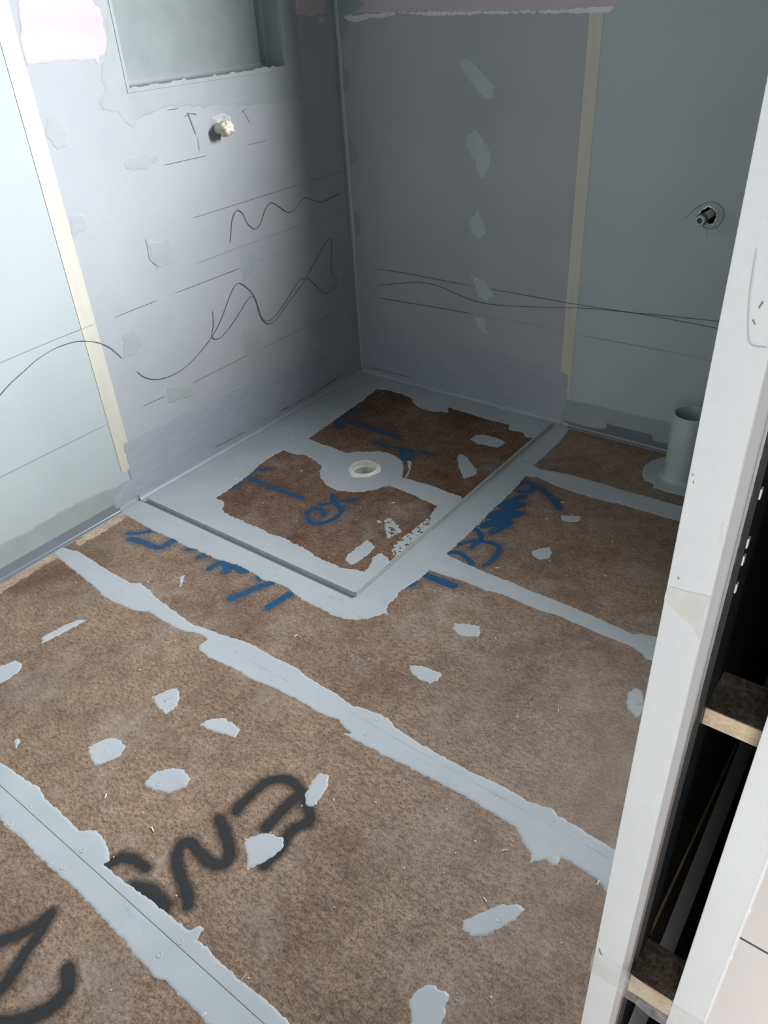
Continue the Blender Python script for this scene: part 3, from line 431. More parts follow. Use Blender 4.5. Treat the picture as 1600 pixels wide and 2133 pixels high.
B_MEMB = [(0,0.02),(0,0.55),(0.0119,0.4998),(0.0545,0.4981),(0.0955,0.4944),(0.1117,0.4983),(0.1122,0.4427),(0.1175,0.3886),(0.1131,0.2939),(0.1192,0.2468),(0.2025,0.2407),(0.2926,0.2344),(0.3161,0.2287),(0.46,0.2313),(0.5702,0.2382),(0.7279,0.2338),(0.8773,0.2296),(0.9385,0.2136),(0.969,0.2028),(0.9714,0.1079),(0.9686,0.0704),(0.9482,0.0214),(0.95,0.02)]
B_BAND = [(0.945,0.015),(0.9531,0.0665),(0.9572,0.1044),(1.0538,0.1103),(1.1111,0.1128),(1.2007,0.1122),(1.3604,0.1138),(1.92,0.1),(1.92,0.015)]
B_DARK = [(0.975,0.012),(0.9495,0.0205),(1.0155,0.0181),(1.0634,0.0162),(1.1319,0.0301),(1.1339,0.0526),(1.1967,0.0566),(1.1337,0.0503),(1.2107,0.0517),(1.3009,0.0531),(1.3042,0.0304),(1.3611,0.034),(1.92,0.03),(1.92,0.012)]
B_LINES = [[(0.115,0.4708),(0.267,0.4716),(0.5538,0.4672)],[(0.6331,0.468),(0.9847,0.4664),(1.2256,0.471),(1.4455,0.4678),(1.5951,0.4681)],[(0.1192,0.4024),(0.2361,0.4306),(0.3231,0.4469),(0.4068,0.4453),(0.4881,0.4277),(0.5676,0.4127),(0.6449,0.4116),(0.7442,0.4213),(0.9082,0.4431),(0.9858,0.455),(1.0822,0.4649),(1.1752,0.4704),(1.2836,0.4791),(1.4415,0.4893),(1.5894,0.4952)],[(0.1187,0.3516),(0.3631,0.3582),(0.5683,0.362)],[(0.6463,0.3639),(0.9377,0.3635)],[(1.0061,0.3599),(1.241,0.3628),(1.4467,0.3597)],[(1.2952,0.7805),(1.3128,0.8021),(1.3255,0.8143),(1.3403,0.8247),(1.3596,0.832),(1.3762,0.8308),(1.3918,0.8233),(1.4009,0.8123),(1.4037,0.8026),(1.4027,0.7864),(1.3953,0.7715),(1.3846,0.7623),(1.3729,0.7586),(1.3601,0.7597),(1.3405,0.7638)],[(1.3626,0.7579),(1.3659,0.7334)],[(1.3806,0.7731),(1.405,0.7471)]]
B_HOLE = [(1.3342,0.8),(1.3428,0.8105),(1.3539,0.8179),(1.3622,0.8177),(1.3732,0.8137),(1.3803,0.8083),(1.3838,0.7946),(1.3813,0.7803),(1.3777,0.7722),(1.3664,0.7716),(1.3551,0.7766),(1.348,0.781),(1.3384,0.7882)]
# ------------------------------------------------------------------ the setting
TRX, TRY = 0.934, -1.215                     # shower tray size along the two walls
DRAIN = (0.526, -0.658)
FLOOR = structure('floor', 'brown chipboard floor with grey primed joints and screw dabs', 'floor')
G = 0.0008
def arc(cx, cy, r, a0, a1, n=20):
    return [(cx + r * math.cos(math.radians(a0 + (a1 - a0) * k / n)), cy + r * math.sin(math.radians(a0 + (a1 - a0) * k / n))) for k in range(n + 1)]
def sheet(poly, mat):
    return prism('floor_sheet', poly, 'z', -0.02, 0.0, mat, FLOOR)
ys = DRAIN[1]
sheet([(0, 0), (0, ys + G)] + arc(DRAIN[0], ys, 0.05, 179, 1) + [(TRX - G, ys + G), (TRX - G, 0)], M['chip_tray_shaded'])
sheet([(0, TRY + G), (0, ys - G)] + arc(DRAIN[0], ys, 0.05, 181, 359) + [(TRX - G, ys - G), (TRX - G, TRY + G)], M['chip_tray_shaded'])
sheet([(TRX + G, 0), (TRX + G, -0.365 + G), (1.925, -0.365 + G), (1.925, 0)], M['chip'])
sheet([(TRX + G, -0.365 - G), (TRX + G, -0.958 + G), (1.925, -0.958 + G), (1.925, -0.365 - G)], M['chip'])
sheet([(TRX + G, -0.958 - G), (TRX + G, TRY - G), (0, TRY - G), (0, -1.552 + G), (1.925, -1.552 + G), (1.925, -0.958 - G)], M['chip'])
sheet([(0, -1.552 - G), (0, -2.135 + G), (1.925, -2.135 + G), (1.925, -1.552 - G)], M['chip'])
sheet([(0, -2.135 - G), (0, -2.85), (2.05, -2.85), (2.05, -1.98), (1.925, -1.98), (1.925, -2.135 - G)], M['chip'])
boxes('subfloor', [(-0.1, 2.06, -2.95, 0.1, -0.16, -0.13)], M['cavity'], FLOOR)

# --- left wall with niche
WL = structure('wall_left', 'left wall of pale plasterboard with pencil lines and a niche', 'wall')
NY0, NY1, NZ0, NZ1, ND = -0.923, -0.281, 1.2, 1.62, 0.09
boxes('wall_sheet', [(-0.013, 0, -2.85, -1.2365, 0, 2.4)], M['green'], WL)
boxes('wall_sheet', [(-0.013, 0, -1.2355, NY0, 0, 2.4), (-0.013, 0, NY1, 0.013, 0, 2.4), (-0.013, 0, NY0, NY1, 0, NZ0), (-0.013, 0, NY0, NY1, NZ1, 2.4)], M['greyb'], WL)
boxes('niche_back', [(-ND - 0.01, -ND, NY0 - .02, NY1 + .02, NZ0 - .02, NZ1 + .02)], M['filler_dark'], WL)
boxes('niche_side', [(-ND, -0.013, NY1, NY1 + 0.012, NZ0 - .012, NZ1 + .012)], M['filler_dark'], WL)
boxes('niche_side', [(-ND, -0.013, NY0 - 0.012, NY0, NZ0 - .012, NZ1 + .012)], M['filler_dark'], WL)
boxes('niche_sill', [(-ND, -0.013, NY0, NY1, NZ0 - .012, NZ0)], M['filler'], WL)
boxes('niche_head', [(-ND, -0.013, NY0, NY1, NZ1, NZ1 + .012)], M['filler_dark'], WL)
# paper bead round the niche opening and a filler fillet inside it
for b in ((0, .0022, NY0 - .006, NY0 + .004, NZ0 - .008, NZ1), (0, .0022, NY1 - .004, NY1 + .008, NZ0 - .008, NZ1)):
    boxes('edge_bead', [b], M['filler'], WL, 0.001)
boxes('edge_bead', [(0, .0025, NY0 - .006, NY1 + .008, NZ0 - .010, NZ0 + .001)], M['filler'], WL, 0.001)
prism('niche_fillet', [(-ND, NZ0), (-ND + .010, NZ0), (-ND + .004, NZ0 + .004), (-ND, NZ0 + .012)], 'y', NY0, NY1, M['filler'], WL)
prism('niche_fillet', [(-ND, NY1), (-ND + .012, NY1), (-ND + .004, NY1 - .004), (-ND, NY1 - .016)], 'z', NZ0, NZ1, M['filler'], WL)
boxes('joint_tape', [(0, 0.0012, -1.262, -1.212, 0.125, 2.4)], M['tape'], WL, 0.0005)
for q in L_GREY: patch('filler_patch', 'left', q, M['filler'], WL, 0.004, 0.006, 0.02, 0.0, 0.0008, holes=[[(NY0, NZ0), (NY1, NZ0), (NY1, NZ1), (NY0, NZ1)]], clip=[(-1.21, .2), (-.04, .2), (-.04, 1.7), (-1.21, 1.7)])
for q in L_PINK: patch('joint_compound', 'left', q, M['pink'], WL, 0.004, 0.004, 0.015, 0.0003, 0.0012, clip=[(-1.21, .2), (-.035, .2), (-.035, 1.7), (-1.21, 1.7)])
for q in L_DABS: patch('filler_dab', 'left', q, M['filler'], WL, 0.003, 0.005, 0.014, 0.0, 0.0008)
patch('corner_tape', 'left', [(-.034, .5), (-.002, .5), (-.002, 2.38), (-.034, 2.38)], M['filler_dark'], WL, 0.005, 0.002, 0.03, 0.0, 0.001)
patch('membrane_upstand', 'left', L_MEMB, M['memb'], WL, 0.004, 0.003, 0.012, 0.0010, 0.0010)
patch('filler_band', 'left', L_BAND, M['filler_dark'], WL, 0.004, 0.003, 0.01, 0.0, 0.0008)
FAINT = {2, 3, 11, 12, 22, 25, 26, 27}
for i, q in enumerate(L_LINES):
    ribbon('pencil_line', 'left', q, 0.0011 if i not in FAINT else 0.0009, 0.0022, M['pencil'] if i not in FAINT else M['pencil_faint'], WL)

# --- back wall
WB = structure('wall_back', 'back wall of grey and green plasterboard with filler dabs', 'wall')
boxes('wall_sheet', [(-0.013, 0.9365, 0, 0.013, 0, 2.4)], M['greyb'], WB)
WX0, WX1, WZ0, WZ1 = 1.303, 1.905, 1.41, 2.10
hz0, hz1, hx0, hx1 = 0.74, 0.85, 1.31, 1.41
ringp = [(hx0, hz0), (hx1, hz0), (hx1, hz1), (hx0, hz1)]
gs = boxes('wall_sheet', [(0.9375, hx0, 0, 0.013, 0, WZ0), (hx1, 1.923, 0, 0.013, 0, WZ0), (hx0, hx1, 0, 0.013, 0, hz0), (hx0, hx1, 0, 0.013, hz1, WZ0),
      (0.9375, WX0, 0, 0.013, WZ0, WZ1), (WX1, 1.923, 0, 0.013, WZ0, WZ1), (0.9375, 1.923, 0, 0.013, WZ1, 2.4)], M['green'], WB)
# torn square of board round the pipe hole: a frame from the hole outline out to the square
def hole_panel():
    c = np.mean(np.array(B_HOLE), 0)
    hp = []
    rnd = random.Random(4)
    H = [np.array(p) for p in B_HOLE]
    for i in range(len(H)):
        a, b = H[i], H[(i + 1) % len(H)]
        for t in (0, .33, .66): hp.append(a + (b - a) * t + np.array([rnd.uniform(-.0018, .0018), rnd.uniform(-.0018, .0018)]))
    V, F = [], []
    for p in hp:
        d = p - c
        ts = []
        for k, lo, hi in ((0, hx0, hx1), (1, hz0, hz1)):
            if d[k] > 1e-9: ts.append((hi - c[k]) / d[k])
            elif d[k] < -1e-9: ts.append((lo - c[k]) / d[k])
        e = c + d * min(ts)
        V += [(p[0], 0, p[1]), (e[0], 0, e[1]), (p[0], 0.013, p[1])]
    n = len(hp)
    for i in range(n):
        a, b = 3 * i, 3 * ((i + 1) % n)
        F += [(a, b, b + 1, a + 1), (a, a + 2, b + 2, b)]
    # corner fill
    for cx, cz in ringp:
        best = None
        for i in range(n):
            e0, e1 = V[3 * i + 1], V[3 * ((i + 1) % n) + 1]
            on0 = abs(e0[0] - cx) < 1e-6, abs(e0[2] - cz) < 1e-6
            on1 = abs(e1[0] - cx) < 1e-6, abs(e1[2] - cz) < 1e-6
            if (on0[0] and on1[1]) or (on0[1] and on1[0]):
                V.append((cx, 0, cz)); F.append((3 * i + 1, 3 * ((i + 1) % n) + 1, len(V) - 1)); break
    mesh_obj('wall_sheet', V, F, M['green'], WB)
    # torn white paper lip
    V, F = [], []
    for i, p in enumerate(hp):
        d = (p - c) / np.linalg.norm(p - c); w = 0.0008 + 0.0022 * rnd.random()
        for r, h in ((-0.0006, 0.004), (0.0, 0.0022), (w, 0.0006)): V.append((p[0] + d[0] * r, -h, p[1] + d[1] * r))
    for i in range(n):
        a, b = 3 * i, 3 * ((i + 1) % n)
        F += [(a, b, b + 1, a + 1), (a + 1, b + 1, b + 2, a + 2)]
    mesh_obj('torn_paper', V, F, M['caulk'], WB)
hole_panel()
boxes('stud_space', [(hx0 - .05, hx1 + .05, 0.10, 0.11, hz0 - .05, hz1 + .05), (hx0 - .06, hx0 - .05, .013, .11, hz0 - .05, hz1 + .05), (hx1 + .05, hx1 + .06, .013, .11, hz0 - .05, hz1 + .05),
      (hx0 - .06, hx1 + .06, .013, .11, hz0 - .06, hz0 - .05), (hx0 - .06, hx1 + .06, .013, .11, hz1 + .05, hz1 + .06)], M['cavity'], WB)
boxes('joint_tape', [(0.937, 0.980, -0.0012, 0, 0.112, 2.4)], M['tape'], WB, 0.0005)
for q in B_PINK: patch('joint_compound', 'back', q, M['pink'], WB, 0.004, 0.003, 0.012, 0.0003, 0.0012)
for q in B_FRINGE: patch('joint_compound', 'back', q, M['fringe'], WB, 0.003, 0.003, 0.008, 0.0012, 0.0008)
for q in B_DABS: patch('filler_dab', 'back', q, M['filler_pale'], WB, 0.003, 0.004, 0.012, 0.0, 0.0008)
for q in B_CORNER: patch('filler_dab', 'back', q, M['filler_dark'], WB, 0.003, 0.003, 0.012, 0.0004, 0.0008)
patch('membrane_upstand', 'back', B_MEMB, M['memb'], WB, 0.004, 0.003, 0.012, 0.0010, 0.0010)
patch('filler_band', 'back', B_BAND, M['filler_dark'], WB, 0.004, 0.002, 0.012, 0.0, 0.0006)
patch('tanking_strip', 'back', B_DARK, M['darkb'], WB, 0.004, 0.001, 0.012, 0.0012, 0.0006)
for i, q in enumerate(B_LINES):
    ribbon('pencil_line', 'back', q, 0.0010 if i < 4 else 0.0007, 0.0022, M['pencil_faint'] if i in (4, 5) else M['pencil'], WB)
W1 = structure('window_1', 'small high window in the back wall over the waste pipe', 'window')
for b in ((WX0 - .03, WX1 + .01, -.004, .02, WZ0 - .03, WZ0), (WX0 - .03, WX1 + .01, -.004, .02, WZ1, WZ1 + .03), (WX0 - .03, WX0, -.004, .02, WZ0, WZ1), (WX1, WX1 + .01, -.004, .02, WZ0, WZ1)):
    boxes('window_frame', [b], M['white'], W1)

# --- rest of the shell (outside the picture, but it closes the room)
Y0 = -1.9757                                  # plane of the two jamb faces
WR = structure('wall_right', 'wall between bathroom and hall that holds the sliding door pocket', 'wall')
boxes('wall_sheet', [(1.9225, 1.9275, Y0 + .035, 0.013, 0, 2.4)], M['green'], WR)
boxes('wall_sheet', [(2.0445, 2.0472, Y0 + .024, 0.013, 0, 2.4)], M['shell'], WR)
boxes('wall_sheet', [(1.923, 2.060, -2.85, -2.78, 0, 2.4), (1.923, 2.060, -2.78, Y0, 2.06, 2.4)], M['shell'], WR)
WF = structure('wall_front', 'plain front wall behind the viewpoint', 'wall')
boxes('wall_sheet', [(-0.013, 1.923, -2.863, -2.85, 0, 2.4)], M['green'], WF)
CE = structure('ceiling', 'flat ceiling toned dark to cut bounced light', 'ceiling')
boxes('ceiling_sheet', [(-0.02, 1.923, -2.87, 0.02, 2.4, 2.413)], M['shell'], CE)
boxes('ceiling_sheet', [(1.923, 4.6, -4.8, 0.11, 2.4, 2.413)], M['shell'], CE)
HALLF = structure('floor_hall', 'pale grey tiled hall floor beyond the door pocket', 'floor')
boxes('grout_bed', [(2.0485, 4.5, -4.8, 0.013, -0.02, -0.003)], M['grout'], HALLF)
TY = -1.554
tile_me = None
for ix in range(4):
    for iy in range(-6, 4):
        x0 = 2.049 + ix * 0.6; y0 = TY + iy * 0.6
        if y0 < -4.8 or y0 > -0.5: continue
        if tile_me is None:
            t = boxes('tile', [(0, .596, 0, .596, -.004, 0.0)], M['tile'], HALLF, 0.0012); tile_me = t.data
            m = t.modifiers[0]
        else:
            t = bpy.data.objects.new('tile', tile_me); link(t, HALLF)
            m = t.modifiers.new('bevel', 'BEVEL'); m.width = .0012; m.segments = 2; m.limit_method = 'ANGLE'
        t.location = (x0, y0 + .002, 0)
WH = structure('wall_hall', 'hall walls behind the viewpoint, toned dark to cut bounced light', 'wall')
HW = ((4.5, 4.6, -4.8, 0.013, 0, 2.4), (1.923, 2.2, -4.9, -4.8, 0, 2.4), (3.7, 4.6, -4.9, -4.8, 0, 2.4), (2.2, 3.7, -4.9, -4.8, 0, 0.5), (1.923, 4.6, 0.013, 0.1, 0, 2.4), (1.91, 1.923, -4.8, -2.863, 0, 2.4))
for b in HW: boxes('wall_sheet', [b], M['shell'], WH)

# --- cove beads along the foot of the walls
def cove(name, label, legs, along, a0, a1, mat, r, v_leg, h_leg, th=0.0015):
    """small concave bead in the floor corner: vertical leg, curve, floor leg"""
    pr = [(th, v_leg)] + [(th + r * (1 - math.sin(t)), th + r * (1 - math.cos(t))) for t in np.linspace(0, math.pi / 2, 9)][::-1]
    pr = [(th, v_leg), ] + [(th + r - r * math.cos(t), th + r - r * math.sin(t)) for t in np.linspace(0, math.pi / 2, 9)] + [(h_leg, th), (h_leg + .001, 0), (0, 0), (0, v_leg)]
    if along == 'y': o = prism(name, pr, 'y', a0, a1, mat)
    else: o = prism(name, [(-p[0], p[1]) for p in pr], 'x', a0, a1, mat)
    for p in o.data.polygons: p.use_smooth = True
    m = o.modifiers.new('split', 'EDGE_SPLIT'); m.split_angle = math.radians(35)
    o['kind'] = 'structure'; o['label'] = label; o['category'] = 'trim'
    return o
cove('trim_1', 'shiny dark grey cove bead along the left wall, outside the tray', None, 'y', -2.85, -1.305, M['cove'], 0.008, 0.036, 0.014)
cove('trim_2', 'shiny dark grey cove bead along the back wall, under the waste pipe', None, 'x', 0.985, 1.91, M['cove'], 0.008, 0.018, 0.014)
cove('trim_3', 'coated grey cove in the tray along the left wall', None, 'y', -1.225, -0.0, M['memb'], 0.013, 0.026, 0.018, 0.0021)
cove('trim_4', 'coated grey cove in the tray along the back wall', None, 'x', 0.0, 0.958, M['memb'], 0.013, 0.026, 0.018, 0.0021)
prism('trim_5', [(0, 0), (0.009, 0), (0.004, -0.003), (0.0025, -0.009), (0, -0.009)], 'z', 0.02, 2.4, M['filler_pale'])
bpy.data.objects['trim_5']['kind'] = 'structure'; bpy.data.objects['trim_5']['label'] = 'pale sealant line up the corner between the two walls'; bpy.data.objects['trim_5']['category'] = 'trim'

# ------------------------------------------------------------------ coats and marks on the floor
circ = arc(DRAIN[0], DRAIN[1], 0.050, 0, 360, 32)[:-1]
patch('primer_coat', 'floor', TRAY_OUT, M['coat'], FLOOR, 0.003, 0.003, 0.008, 0.0, 0.0012, holes=[HOLE_A, HOLE_B, circ], clip=[(0.001, -.001), (0.001, -1.5), (1.2, -1.5), (1.2, -.001)])
def holes_fn(X, Y):
    return 0.012 * (vnoise(X, Y, 0.006, 77) + 0.6 * vnoise(X, Y, 0.013, 78) + 0.16)
patch('primer_smear', 'floor', SPECKLE, M['coat'], FLOOR, 0.0015, 0.003, 0.008, 0.0, 0.0008, extra=holes_fn)
for q in STRIPS: patch('primer_strip', 'floor', q, M['coat'], FLOOR, 0.003, 0.0020, 0.008, 0.0002, 0.0012)
patch('primer_coat', 'floor', WC_COAT, M['coat'], FLOOR, 0.003, 0.003, 0.009, 0.0002, 0.0012, holes=[arc(1.455, -.140, .05, 0, 360, 24)[:-1]])
for i, q in enumerate(DABS):
    patch('primer_dab', 'floor', q, M['coat'], FLOOR, 0.002, 0.0022, 0.006, 0.0002, 0.0012, extra=holes_fn if i == 1 else None)
spray('blue_marking', 'floor', BLUE, 0.026, M['blue'], FLOOR, 0.00015)
spray('black_spray_marking', 'floor', BLACK, 0.014, M['blackspray'], FLOOR, 0.00018)
for q in TREAD: ribbon('tread_mark', 'floor', q, 0.0022, 0.0018, M['coat_scuff'], FLOOR, 0.5)
for q in RINGS: ribbon('pencil_ring', 'floor', q, 0.0009, 0.0004, M['pencil'], FLOOR)
spray('water_stain', 'floor', [(8, [(.07, -1.72), (.099, -1.643), (.111, -1.602)])], 0.060, M['brown_stain'], FLOOR, 0.0001)
for q in ([(.014, -1.315), (.05, -1.315), (.055, -1.42), (.05, -1.50), (.014, -1.50)], [(.014, -1.57), (.05, -1.56), (.056, -1.75), (.052, -2.1), (.014, -2.1)]):
    patch('clean_strip', 'floor', q, M['clean'], FLOOR, 0.003, 0.006, 0.01, 0.0, 0.0002)
for q in ([(-.872, .040), (-.843, .036), (-.72, .033)], [(-.647, .040), (-.576, .034)], [(-.534, .035), (-.334, .031), (-.113, .045)]):
    ribbon('crease_shade_line', 'left', q, 0.0016, 0.0032, M['crease'], WL, 0.7)  # flat ribbons that paint crease shade along the cove top
ribbon('crease_shade_line', 'back', [(.038, .030), (.113, .034), (.262, .034)], 0.0012, 0.0032, M['crease'], WB, 0.7)
# creases of the taped joints under the primer, dark scuffs along them
def crease(pts, hw=0.0012, mat='coat_scuff', h=0.0016):
    ribbon('joint_crease', 'floor', pts, hw, h, M[mat], FLOOR, 0.5, False)
rnd = random.Random(8)
def broken(x0, x1, y, n, hw=0.0012):
    cuts = sorted(rnd.uniform(x0, x1) for _ in range(2 * n))
    for k in range(n):
        if cuts[2 * k + 1] - cuts[2 * k] > 0.03:
            m = (cuts[2 * k] + cuts[2 * k + 1]) / 2
            crease([(cuts[2 * k], y + rnd.uniform(-.002, .002)), (m, y), (cuts[2 * k + 1], y + rnd.uniform(-.002, .002))], hw)
crease([(.215, -1.535), (.52, -1.543)]); crease([(.83, -1.556), (1.0, -1.556)]); crease([(1.17, -1.542), (1.30, -1.546), (1.92, -1.545)])
crease([(1.02, -.955), (1.92, -.953)]); crease([(1.02, -.345), (1.15, -.352), (1.3, -.36)])
crease([(.6, -2.135), (1.8, -2.135)], 0.0016, 'coat', 0.0026); crease([(1.15, -2.135), (1.15, -2.19)]); crease([(.95, -2.10), (.95, -2.185)]); crease([(1.40, -2.10), (1.41, -2.175)])
screw_me = None
for (x, y) in SCREWS:
    if screw_me is None:
        s = lathe('screw_head', [(0.0, .0019), (0.0036, .0018), (0.0044, .0022), (0.0052, .0021), (0.0060, .0011)], (0, 0, 0), M['coat'], FLOOR, seg=20); screw_me = s.data
    else:
        s = bpy.data.objects.new('screw_head', screw_me); link(s, FLOOR)
    s.location = (x, y, 0)

# ------------------------------------------------------------------ things in the tray
def angle_bar(label, pts):
    (x0, y0), (x1, y1) = pts
    t = thing('angle_bar', label, 'angle bar', ((x0 + x1) / 2, (y0 + y1) / 2, 0))
    if abs(x1 - x0) > abs(y1 - y0):
        boxes('upright_leg', [(x0, x1, y0 - .0015, y0 + .0015, .0012, .013)], M['alu_paint'], t, .0004)
        boxes('highlight_edge', [(x0, x1, y0 - .0008, y0 + .0012, .013, .0142)], M['alu'], t)  # top strip carries the edge highlight in its colour
        boxes('floor_leg', [(x0, x1, y0 + .0015, y0 + .014, .0012, .0032)], M['alu_paint'], t, .0004)
    else:
        boxes('upright_leg', [(x0 - .0015, x0 + .0015, y0, y1, .0012, .013)], M['alu_paint'], t, .0004)
        boxes('highlight_edge', [(x0 - .0012, x0 + .0008, y0, y1, .013, .0142)], M['alu'], t)
        boxes('floor_leg', [(x0 - .014, x0 - .0015, y0, y1, .0012, .0032)], M['alu_paint'], t, .0004)
    return t
angle_bar('grey painted metal angle from left wall along the near side of the shower tray', ((0.03, TRY), (TRX, TRY)))
angle_bar('thin metal angle with bare edge, golden highlight in its colour, along the tray side facing the waste pipe', ((TRX, TRY + .002), (TRX, -0.028)))

t = thing('floor_drain', 'cream plastic drain socket set in the shower tray floor', 'drain', (DRAIN[0], DRAIN[1], 0))
j = lambda a, i: 0.05 * math.sin(3 * a + i) * (i in (0, 1)) + 0.03 * math.sin(7 * a) * (i < 2)
lathe('collar', [(0.058, 0.0014), (0.054, 0.0045), (0.050, 0.0065), (0.0475, 0.0085), (0.0445, 0.0085), (0.0435, 0.004)], (DRAIN[0], DRAIN[1], 0), M['pvc'], t, jit=j)
lathe('socket', [(0.0435, 0.004), (0.0425, -0.010), (0.0405, -0.011), (0.0402, -0.075), (0.036, -0.076), (0.036, -0.11), (0.0, -0.11)], (DRAIN[0], DRAIN[1], 0), M['pvc'], t)
lathe('inner_ring', [(0.0425, -0.0105), (0.0388, -0.0115), (0.0388, -0.016), (0.0404, -0.017)], (DRAIN[0], DRAIN[1], 0), M['pvc'], t)

PX, PY, PH, PR = 1.455, -0.140, 0.236, 0.054
t = thing('waste_pipe', 'grey plastic toilet waste pipe standing upright on floor by back wall', 'pipe', (PX, PY, 0))
lathe('pipe_wall', [(PR + .001, 0.001), (PR, 0.01), (PR, PH - .001), (PR - .0006, PH), (PR - .0030, PH), (PR - .0035, PH - .001)], (PX, PY, 0), M['pipe'], t, seg=64)
lathe('pipe_bore', [(PR - .0035, PH - .001), (PR - .0035, 0.02), (0.0, 0.02)], (PX, PY, 0), M['pipe'], t, seg=64)
lathe('sealant_fillet', [(PR + .016, 0.0012), (PR + .008, 0.003), (PR + .002, 0.008), (PR, 0.014)], (PX, PY, 0), M['coat'], t, seg=64)

# water pipe in the torn hole of the back wall
hx, hz = 1.3665, 0.8015
t = thing('water_pipe', 'grey water pipe stub poking from torn hole in back wall', 'pipe', (hx, 0, hz))
lathe('pipe_wall', [(0.0, -.08), (0.0115, -.08), (0.0115, .078)], (hx, 0, hz), M['poly'], t, 'y', 32)
lathe('collar', [(0.0115, .076), (0.0165, .077), (0.0165, .087), (0.0115, .088)], (hx, 0, hz), M['black'], t, 'y', 32)
lathe('spigot', [(0.0115, .084), (0.0142, .0885), (0.0142, .096), (0.0130, .098), (0.0085, .098), (0.0075, .097), (0.0075, .05), (0.0, .05)], (hx, 0, hz), M['poly'], t, 'y', 32)
lathe('bore_shade_disc', [(0.0074, .092), (0.0, .092)], (hx, 0, hz), M['black'], t, 'y', 24)  # black disc just inside the mouth paints the dark of the pipe
V = [(1.352, -.003, .776), (1.356, -.003, .776), (1.3535, -.006, .768), (1.350, -.005, .769), (1.348, -.004, .762), (1.3455, -.004, .7635), (1.3475, -.003, .757), (1.3500, -.003, .7575)]
mesh_obj('torn_paper', V, [(0, 1, 2, 3), (3, 2, 4, 5), (5, 4, 7, 6)], M['caulk'], WB)

# capped outlet on the left wall
cy, cz = -0.617, 1.060
t = thing('taped_outlet', 'tap outlet wrapped in beige masking tape under the niche', 'outlet', (0, cy, cz))
lathe('pipe_stub', [(0.017, 0.0), (0.017, .03)], (0, cy, cz), M['pvc'], t, 'x', 24)
def lump():
    bm = bmesh.new(); bmesh.ops.create_icosphere(bm, subdivisions=4, radius=1)
    for v in bm.verts:
        d = v.co.normalized()
        n = 0.07 * math.sin(7 * d.y + 3 * d.z) + 0.06 * math.sin(9 * d.z - 4 * d.x + 1) + 0.05 * math.sin(13 * d.y * d.z + 5 * d.x)
        k = 1 + n
        v.co = Vector((0.036 + 0.022 * d.x * k, cy + 0.026 * d.y * k, cz + 0.023 * d.z * k))
    V = [v.co[:] for v in bm.verts]; F = [[v.index for v in f.verts] for f in bm.faces]; bm.free()
    return mesh_obj('tape_wrap', V, F, M['wrap'], t, True)
lump()
V = [(.0015, cy - .03, cz + .012), (.0015, cy - .022, cz + .034), (.004, cy + .02, cz + .040), (.006, cy + .055, cz + .024), (.004, cy + .050, cz - .004), (.016, cy + .01, cz), (.016, cy - .012, cz + .018)]
mesh_obj('clear_tape', V, [(0, 1, 6), (1, 2, 6), (2, 5, 6), (2, 3, 5), (3, 4, 5)], M['clear'], t)

# ------------------------------------------------------------------ sliding door pocket
D1 = structure('door_1', 'white split jambs of a sliding door pocket, open dark slot between', 'door', (1.99, Y0, 0))
def jamb(x0, x1, ch, depth, mirror):
    """white lining board with a chamfer on its slot side"""
    if not mirror: pr = [(x0, Y0), (x1, Y0), (x1 + ch, Y0 + .012), (x1 + ch, Y0 + depth), (x0, Y0 + depth)]
    else: pr = [(x0, Y0), (x1, Y0), (x1, Y0 + depth), (x0, Y0 + depth)]
    return prism('jamb', pr, 'z', 0.0, 2.06, M['white'], D1, 0.0012)
jamb(1.9290, 1.9598, 0.0060, 0.022, False)
jamb(2.0160, 2.0476, 0, 0.022, True)
boxes('steel_edge', [(1.9660, 1.9678, Y0 + .008, Y0 + .045, 0.0, 2.05)], M['steel'], D1)
boxes('rubber_strip', [(1.9678, 1.9705, Y0 + .018, Y0 + .06, 0.0, 2.05)], M['black'], D1)
prism('caulk_bead', [(2.0476, Y0 + .001), (2.0502, Y0 + .002), (2.0506, Y0 + .01), (2.0476, Y0 + .012)], 'z', 0.0, 2.06, M['caulk'], D1)
for z in (.62, .70, .98): lathe('caulk_blob', [(0, -.004), (.0016, -.003), (.0022, 0), (.0016, .003), (0, .004)], (2.0492, Y0 + .003, z), M['caulk'], D1, seg=12)
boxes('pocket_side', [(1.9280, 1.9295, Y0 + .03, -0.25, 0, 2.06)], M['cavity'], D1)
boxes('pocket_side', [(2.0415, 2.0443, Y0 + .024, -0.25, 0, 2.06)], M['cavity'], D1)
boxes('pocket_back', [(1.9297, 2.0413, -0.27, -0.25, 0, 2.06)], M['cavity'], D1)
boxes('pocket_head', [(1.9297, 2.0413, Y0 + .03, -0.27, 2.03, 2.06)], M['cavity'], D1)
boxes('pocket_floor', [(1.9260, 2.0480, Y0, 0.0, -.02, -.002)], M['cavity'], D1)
boxes('bottom_plate', [(1.9295, 1.9335, Y0 + .03, -0.3, -.002, .004)], M['chip_edge'], D1)
for k, z in enumerate((1.155, 1.13, 1.10, 1.06, 1.045, 1.02)):
    boxes('paint_drip', [(1.9706, 1.9716, Y0 + .019, Y0 + .023, z - .004, z + .004)], M['caulk'], D1)
o = prism('floor_batten', [(1.9625, -1.99), (1.985, -1.99), (1.963, -1.126), (1.947, -.6), (1.921 + .0075, -.6), (1.936, -1.126)], 'z', -0.002, 0.003, M['batten'])
o['label'] = 'narrow light grey batten lying on the floor inside the dark door pocket'; o['category'] = 'batten'
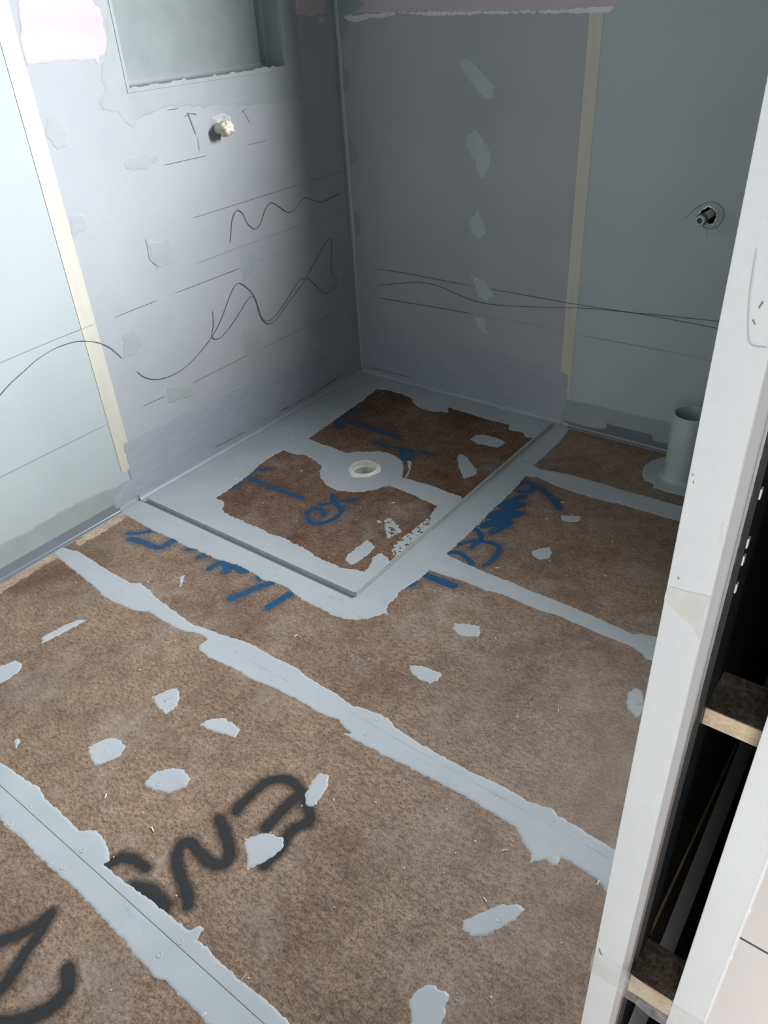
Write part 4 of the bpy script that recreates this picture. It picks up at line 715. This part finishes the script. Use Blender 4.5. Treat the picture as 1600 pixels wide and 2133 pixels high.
def block(label, x0, x1, ya, yb, z0, z1):
    b = thing('spacer_block', label, 'wood block', ((x0 + x1) / 2, (ya + yb) / 2, z0))
    b['group'] = 'chipboard spacers between the jambs'
    boxes('core', [(x0, x1, ya, yb, z0, z1 - .0012)], M['chip_edge'], b, .0006)
    boxes('top_face', [(x0, x1, ya + .0003, yb, z1 - .0012, z1)], M['chip_dark'], b)
    return b
block('upper chipboard spacer block with clean beige edge wedged in the door pocket', 1.9706, 2.0412, Y0 + .028, Y0 + .076, .869, .889)
block('lower chipboard spacer block under clear tape between the jambs', 1.9706, 2.0158, Y0 + .001, Y0 + .049, .459, .493)
def wrap_tape():
    t = thing('packing_tape', 'clear packing tape stretched across both jambs over the lower block', 'tape', (1.99, Y0, .46))
    V, F = [], []
    xs = [1.9245, 1.9275, 1.935, 1.9598, 1.966, 1.9800, 2.0, 2.0160, 2.03, 2.0476, 2.053]
    r = random.Random(3)
    for i, x in enumerate(xs):
        for k in range(6):
            z = .452 + .052 * k / 5 + .004 * r.uniform(-1, 1) - .012 * (x - 1.93) / .12
            y = Y0 - .0022 - .0014 * r.random()
            if i == 0: y = Y0 + .012
            if i == len(xs) - 1: y = Y0 + .008
            V.append((x, y, z))
    for i in range(len(xs) - 1):
        for k in range(5):
            a = i * 6 + k; F.append((a, a + 6, a + 7, a + 1))
    mesh_obj('tape_band', V, F, M['clear'], t, True)
    V = [(1.948, -1.61, .002), (1.978, -1.61, .006), (1.976, -1.57, .007), (1.944, -1.57, .002), (1.935, -1.60, .05)]
    return t
wrap_tape()
def stain(pts, mat):
    X, Y = grid_for(pts, 0.002, 0.01)
    D = sdf_poly(X, Y, pts) + 0.004 * vnoise(X, Y, 0.012, 3)
    o = field_mesh('glue_stain', 'back', X, Y, D, -Y0 + 0.0003, 0.0002, 0.004, mat, D1)
    return o
stain([(1.9305, 1.018), (1.9592, 1.020), (1.9592, .975), (1.952, .990), (1.9305, 1.003)], M['stain'])
stain([(1.954, 1.083), (1.9592, 1.096), (1.9592, 1.062), (1.955, 1.066)], M['stain'])
stain([(1.9296, .545), (1.9322, .548), (1.9325, .520), (1.9296, .512)], M['wrap'])
JF = -Y0 + 0.0008
ribbon('scuff_mark', 'back', [(1.941, 1.26), (1.9425, 1.235), (1.946, 1.213), (1.9495, 1.206), (1.958, 1.206)], 0.0004, JF, M['scuff_pale'], D1)
for q, w in (([(1.9472, 1.2205), (1.9490, 1.2180)], .0009), ([(1.9490, 1.2275), (1.9503, 1.2315)], .0009), ([(1.9312, 1.1135), (1.9322, 1.112)], .0006), ([(1.9328, 1.1085), (1.9333, 1.1065)], .0005), ([(1.9355, 1.0285), (1.9363, 1.0265)], .0006), ([(1.9330, .507), (1.9350, .500), (1.9375, .497)], .0006)):
    ribbon('scuff_mark', 'back', q, w, JF, M['scuff'], D1, 0.4)

# ------------------------------------------------------------------ crumbs
def crumbs():
    r = random.Random(21); V, F = [], []
    for _ in range(260):
        x, y = r.uniform(.06, 1.88), r.uniform(-2.3, -.05)
        s = r.uniform(.0007, .0017); L = s * r.choice((1, 1, 1, 1.6, 4)); a = r.uniform(0, 6.28)
        n = len(V); c, q = math.cos(a), math.sin(a)
        for dx, dy, h in ((-L, -s, .0013), (L, -s * .6, .0013), (L * .8, s, .0013), (-L * .7, s, .0013), (0, 0, .0013 + s)):
            V.append((x + dx * c - dy * q, y + dx * q + dy * c, h))
        F += [(n, n + 1, n + 4), (n + 1, n + 2, n + 4), (n + 2, n + 3, n + 4), (n + 3, n, n + 4)]
    o = mesh_obj('plaster_crumbs', V, F, M['chips'])
    o['kind'] = 'stuff'; o['label'] = 'tiny white plaster crumbs scattered over the chipboard floor'; o['category'] = 'crumbs'
crumbs()
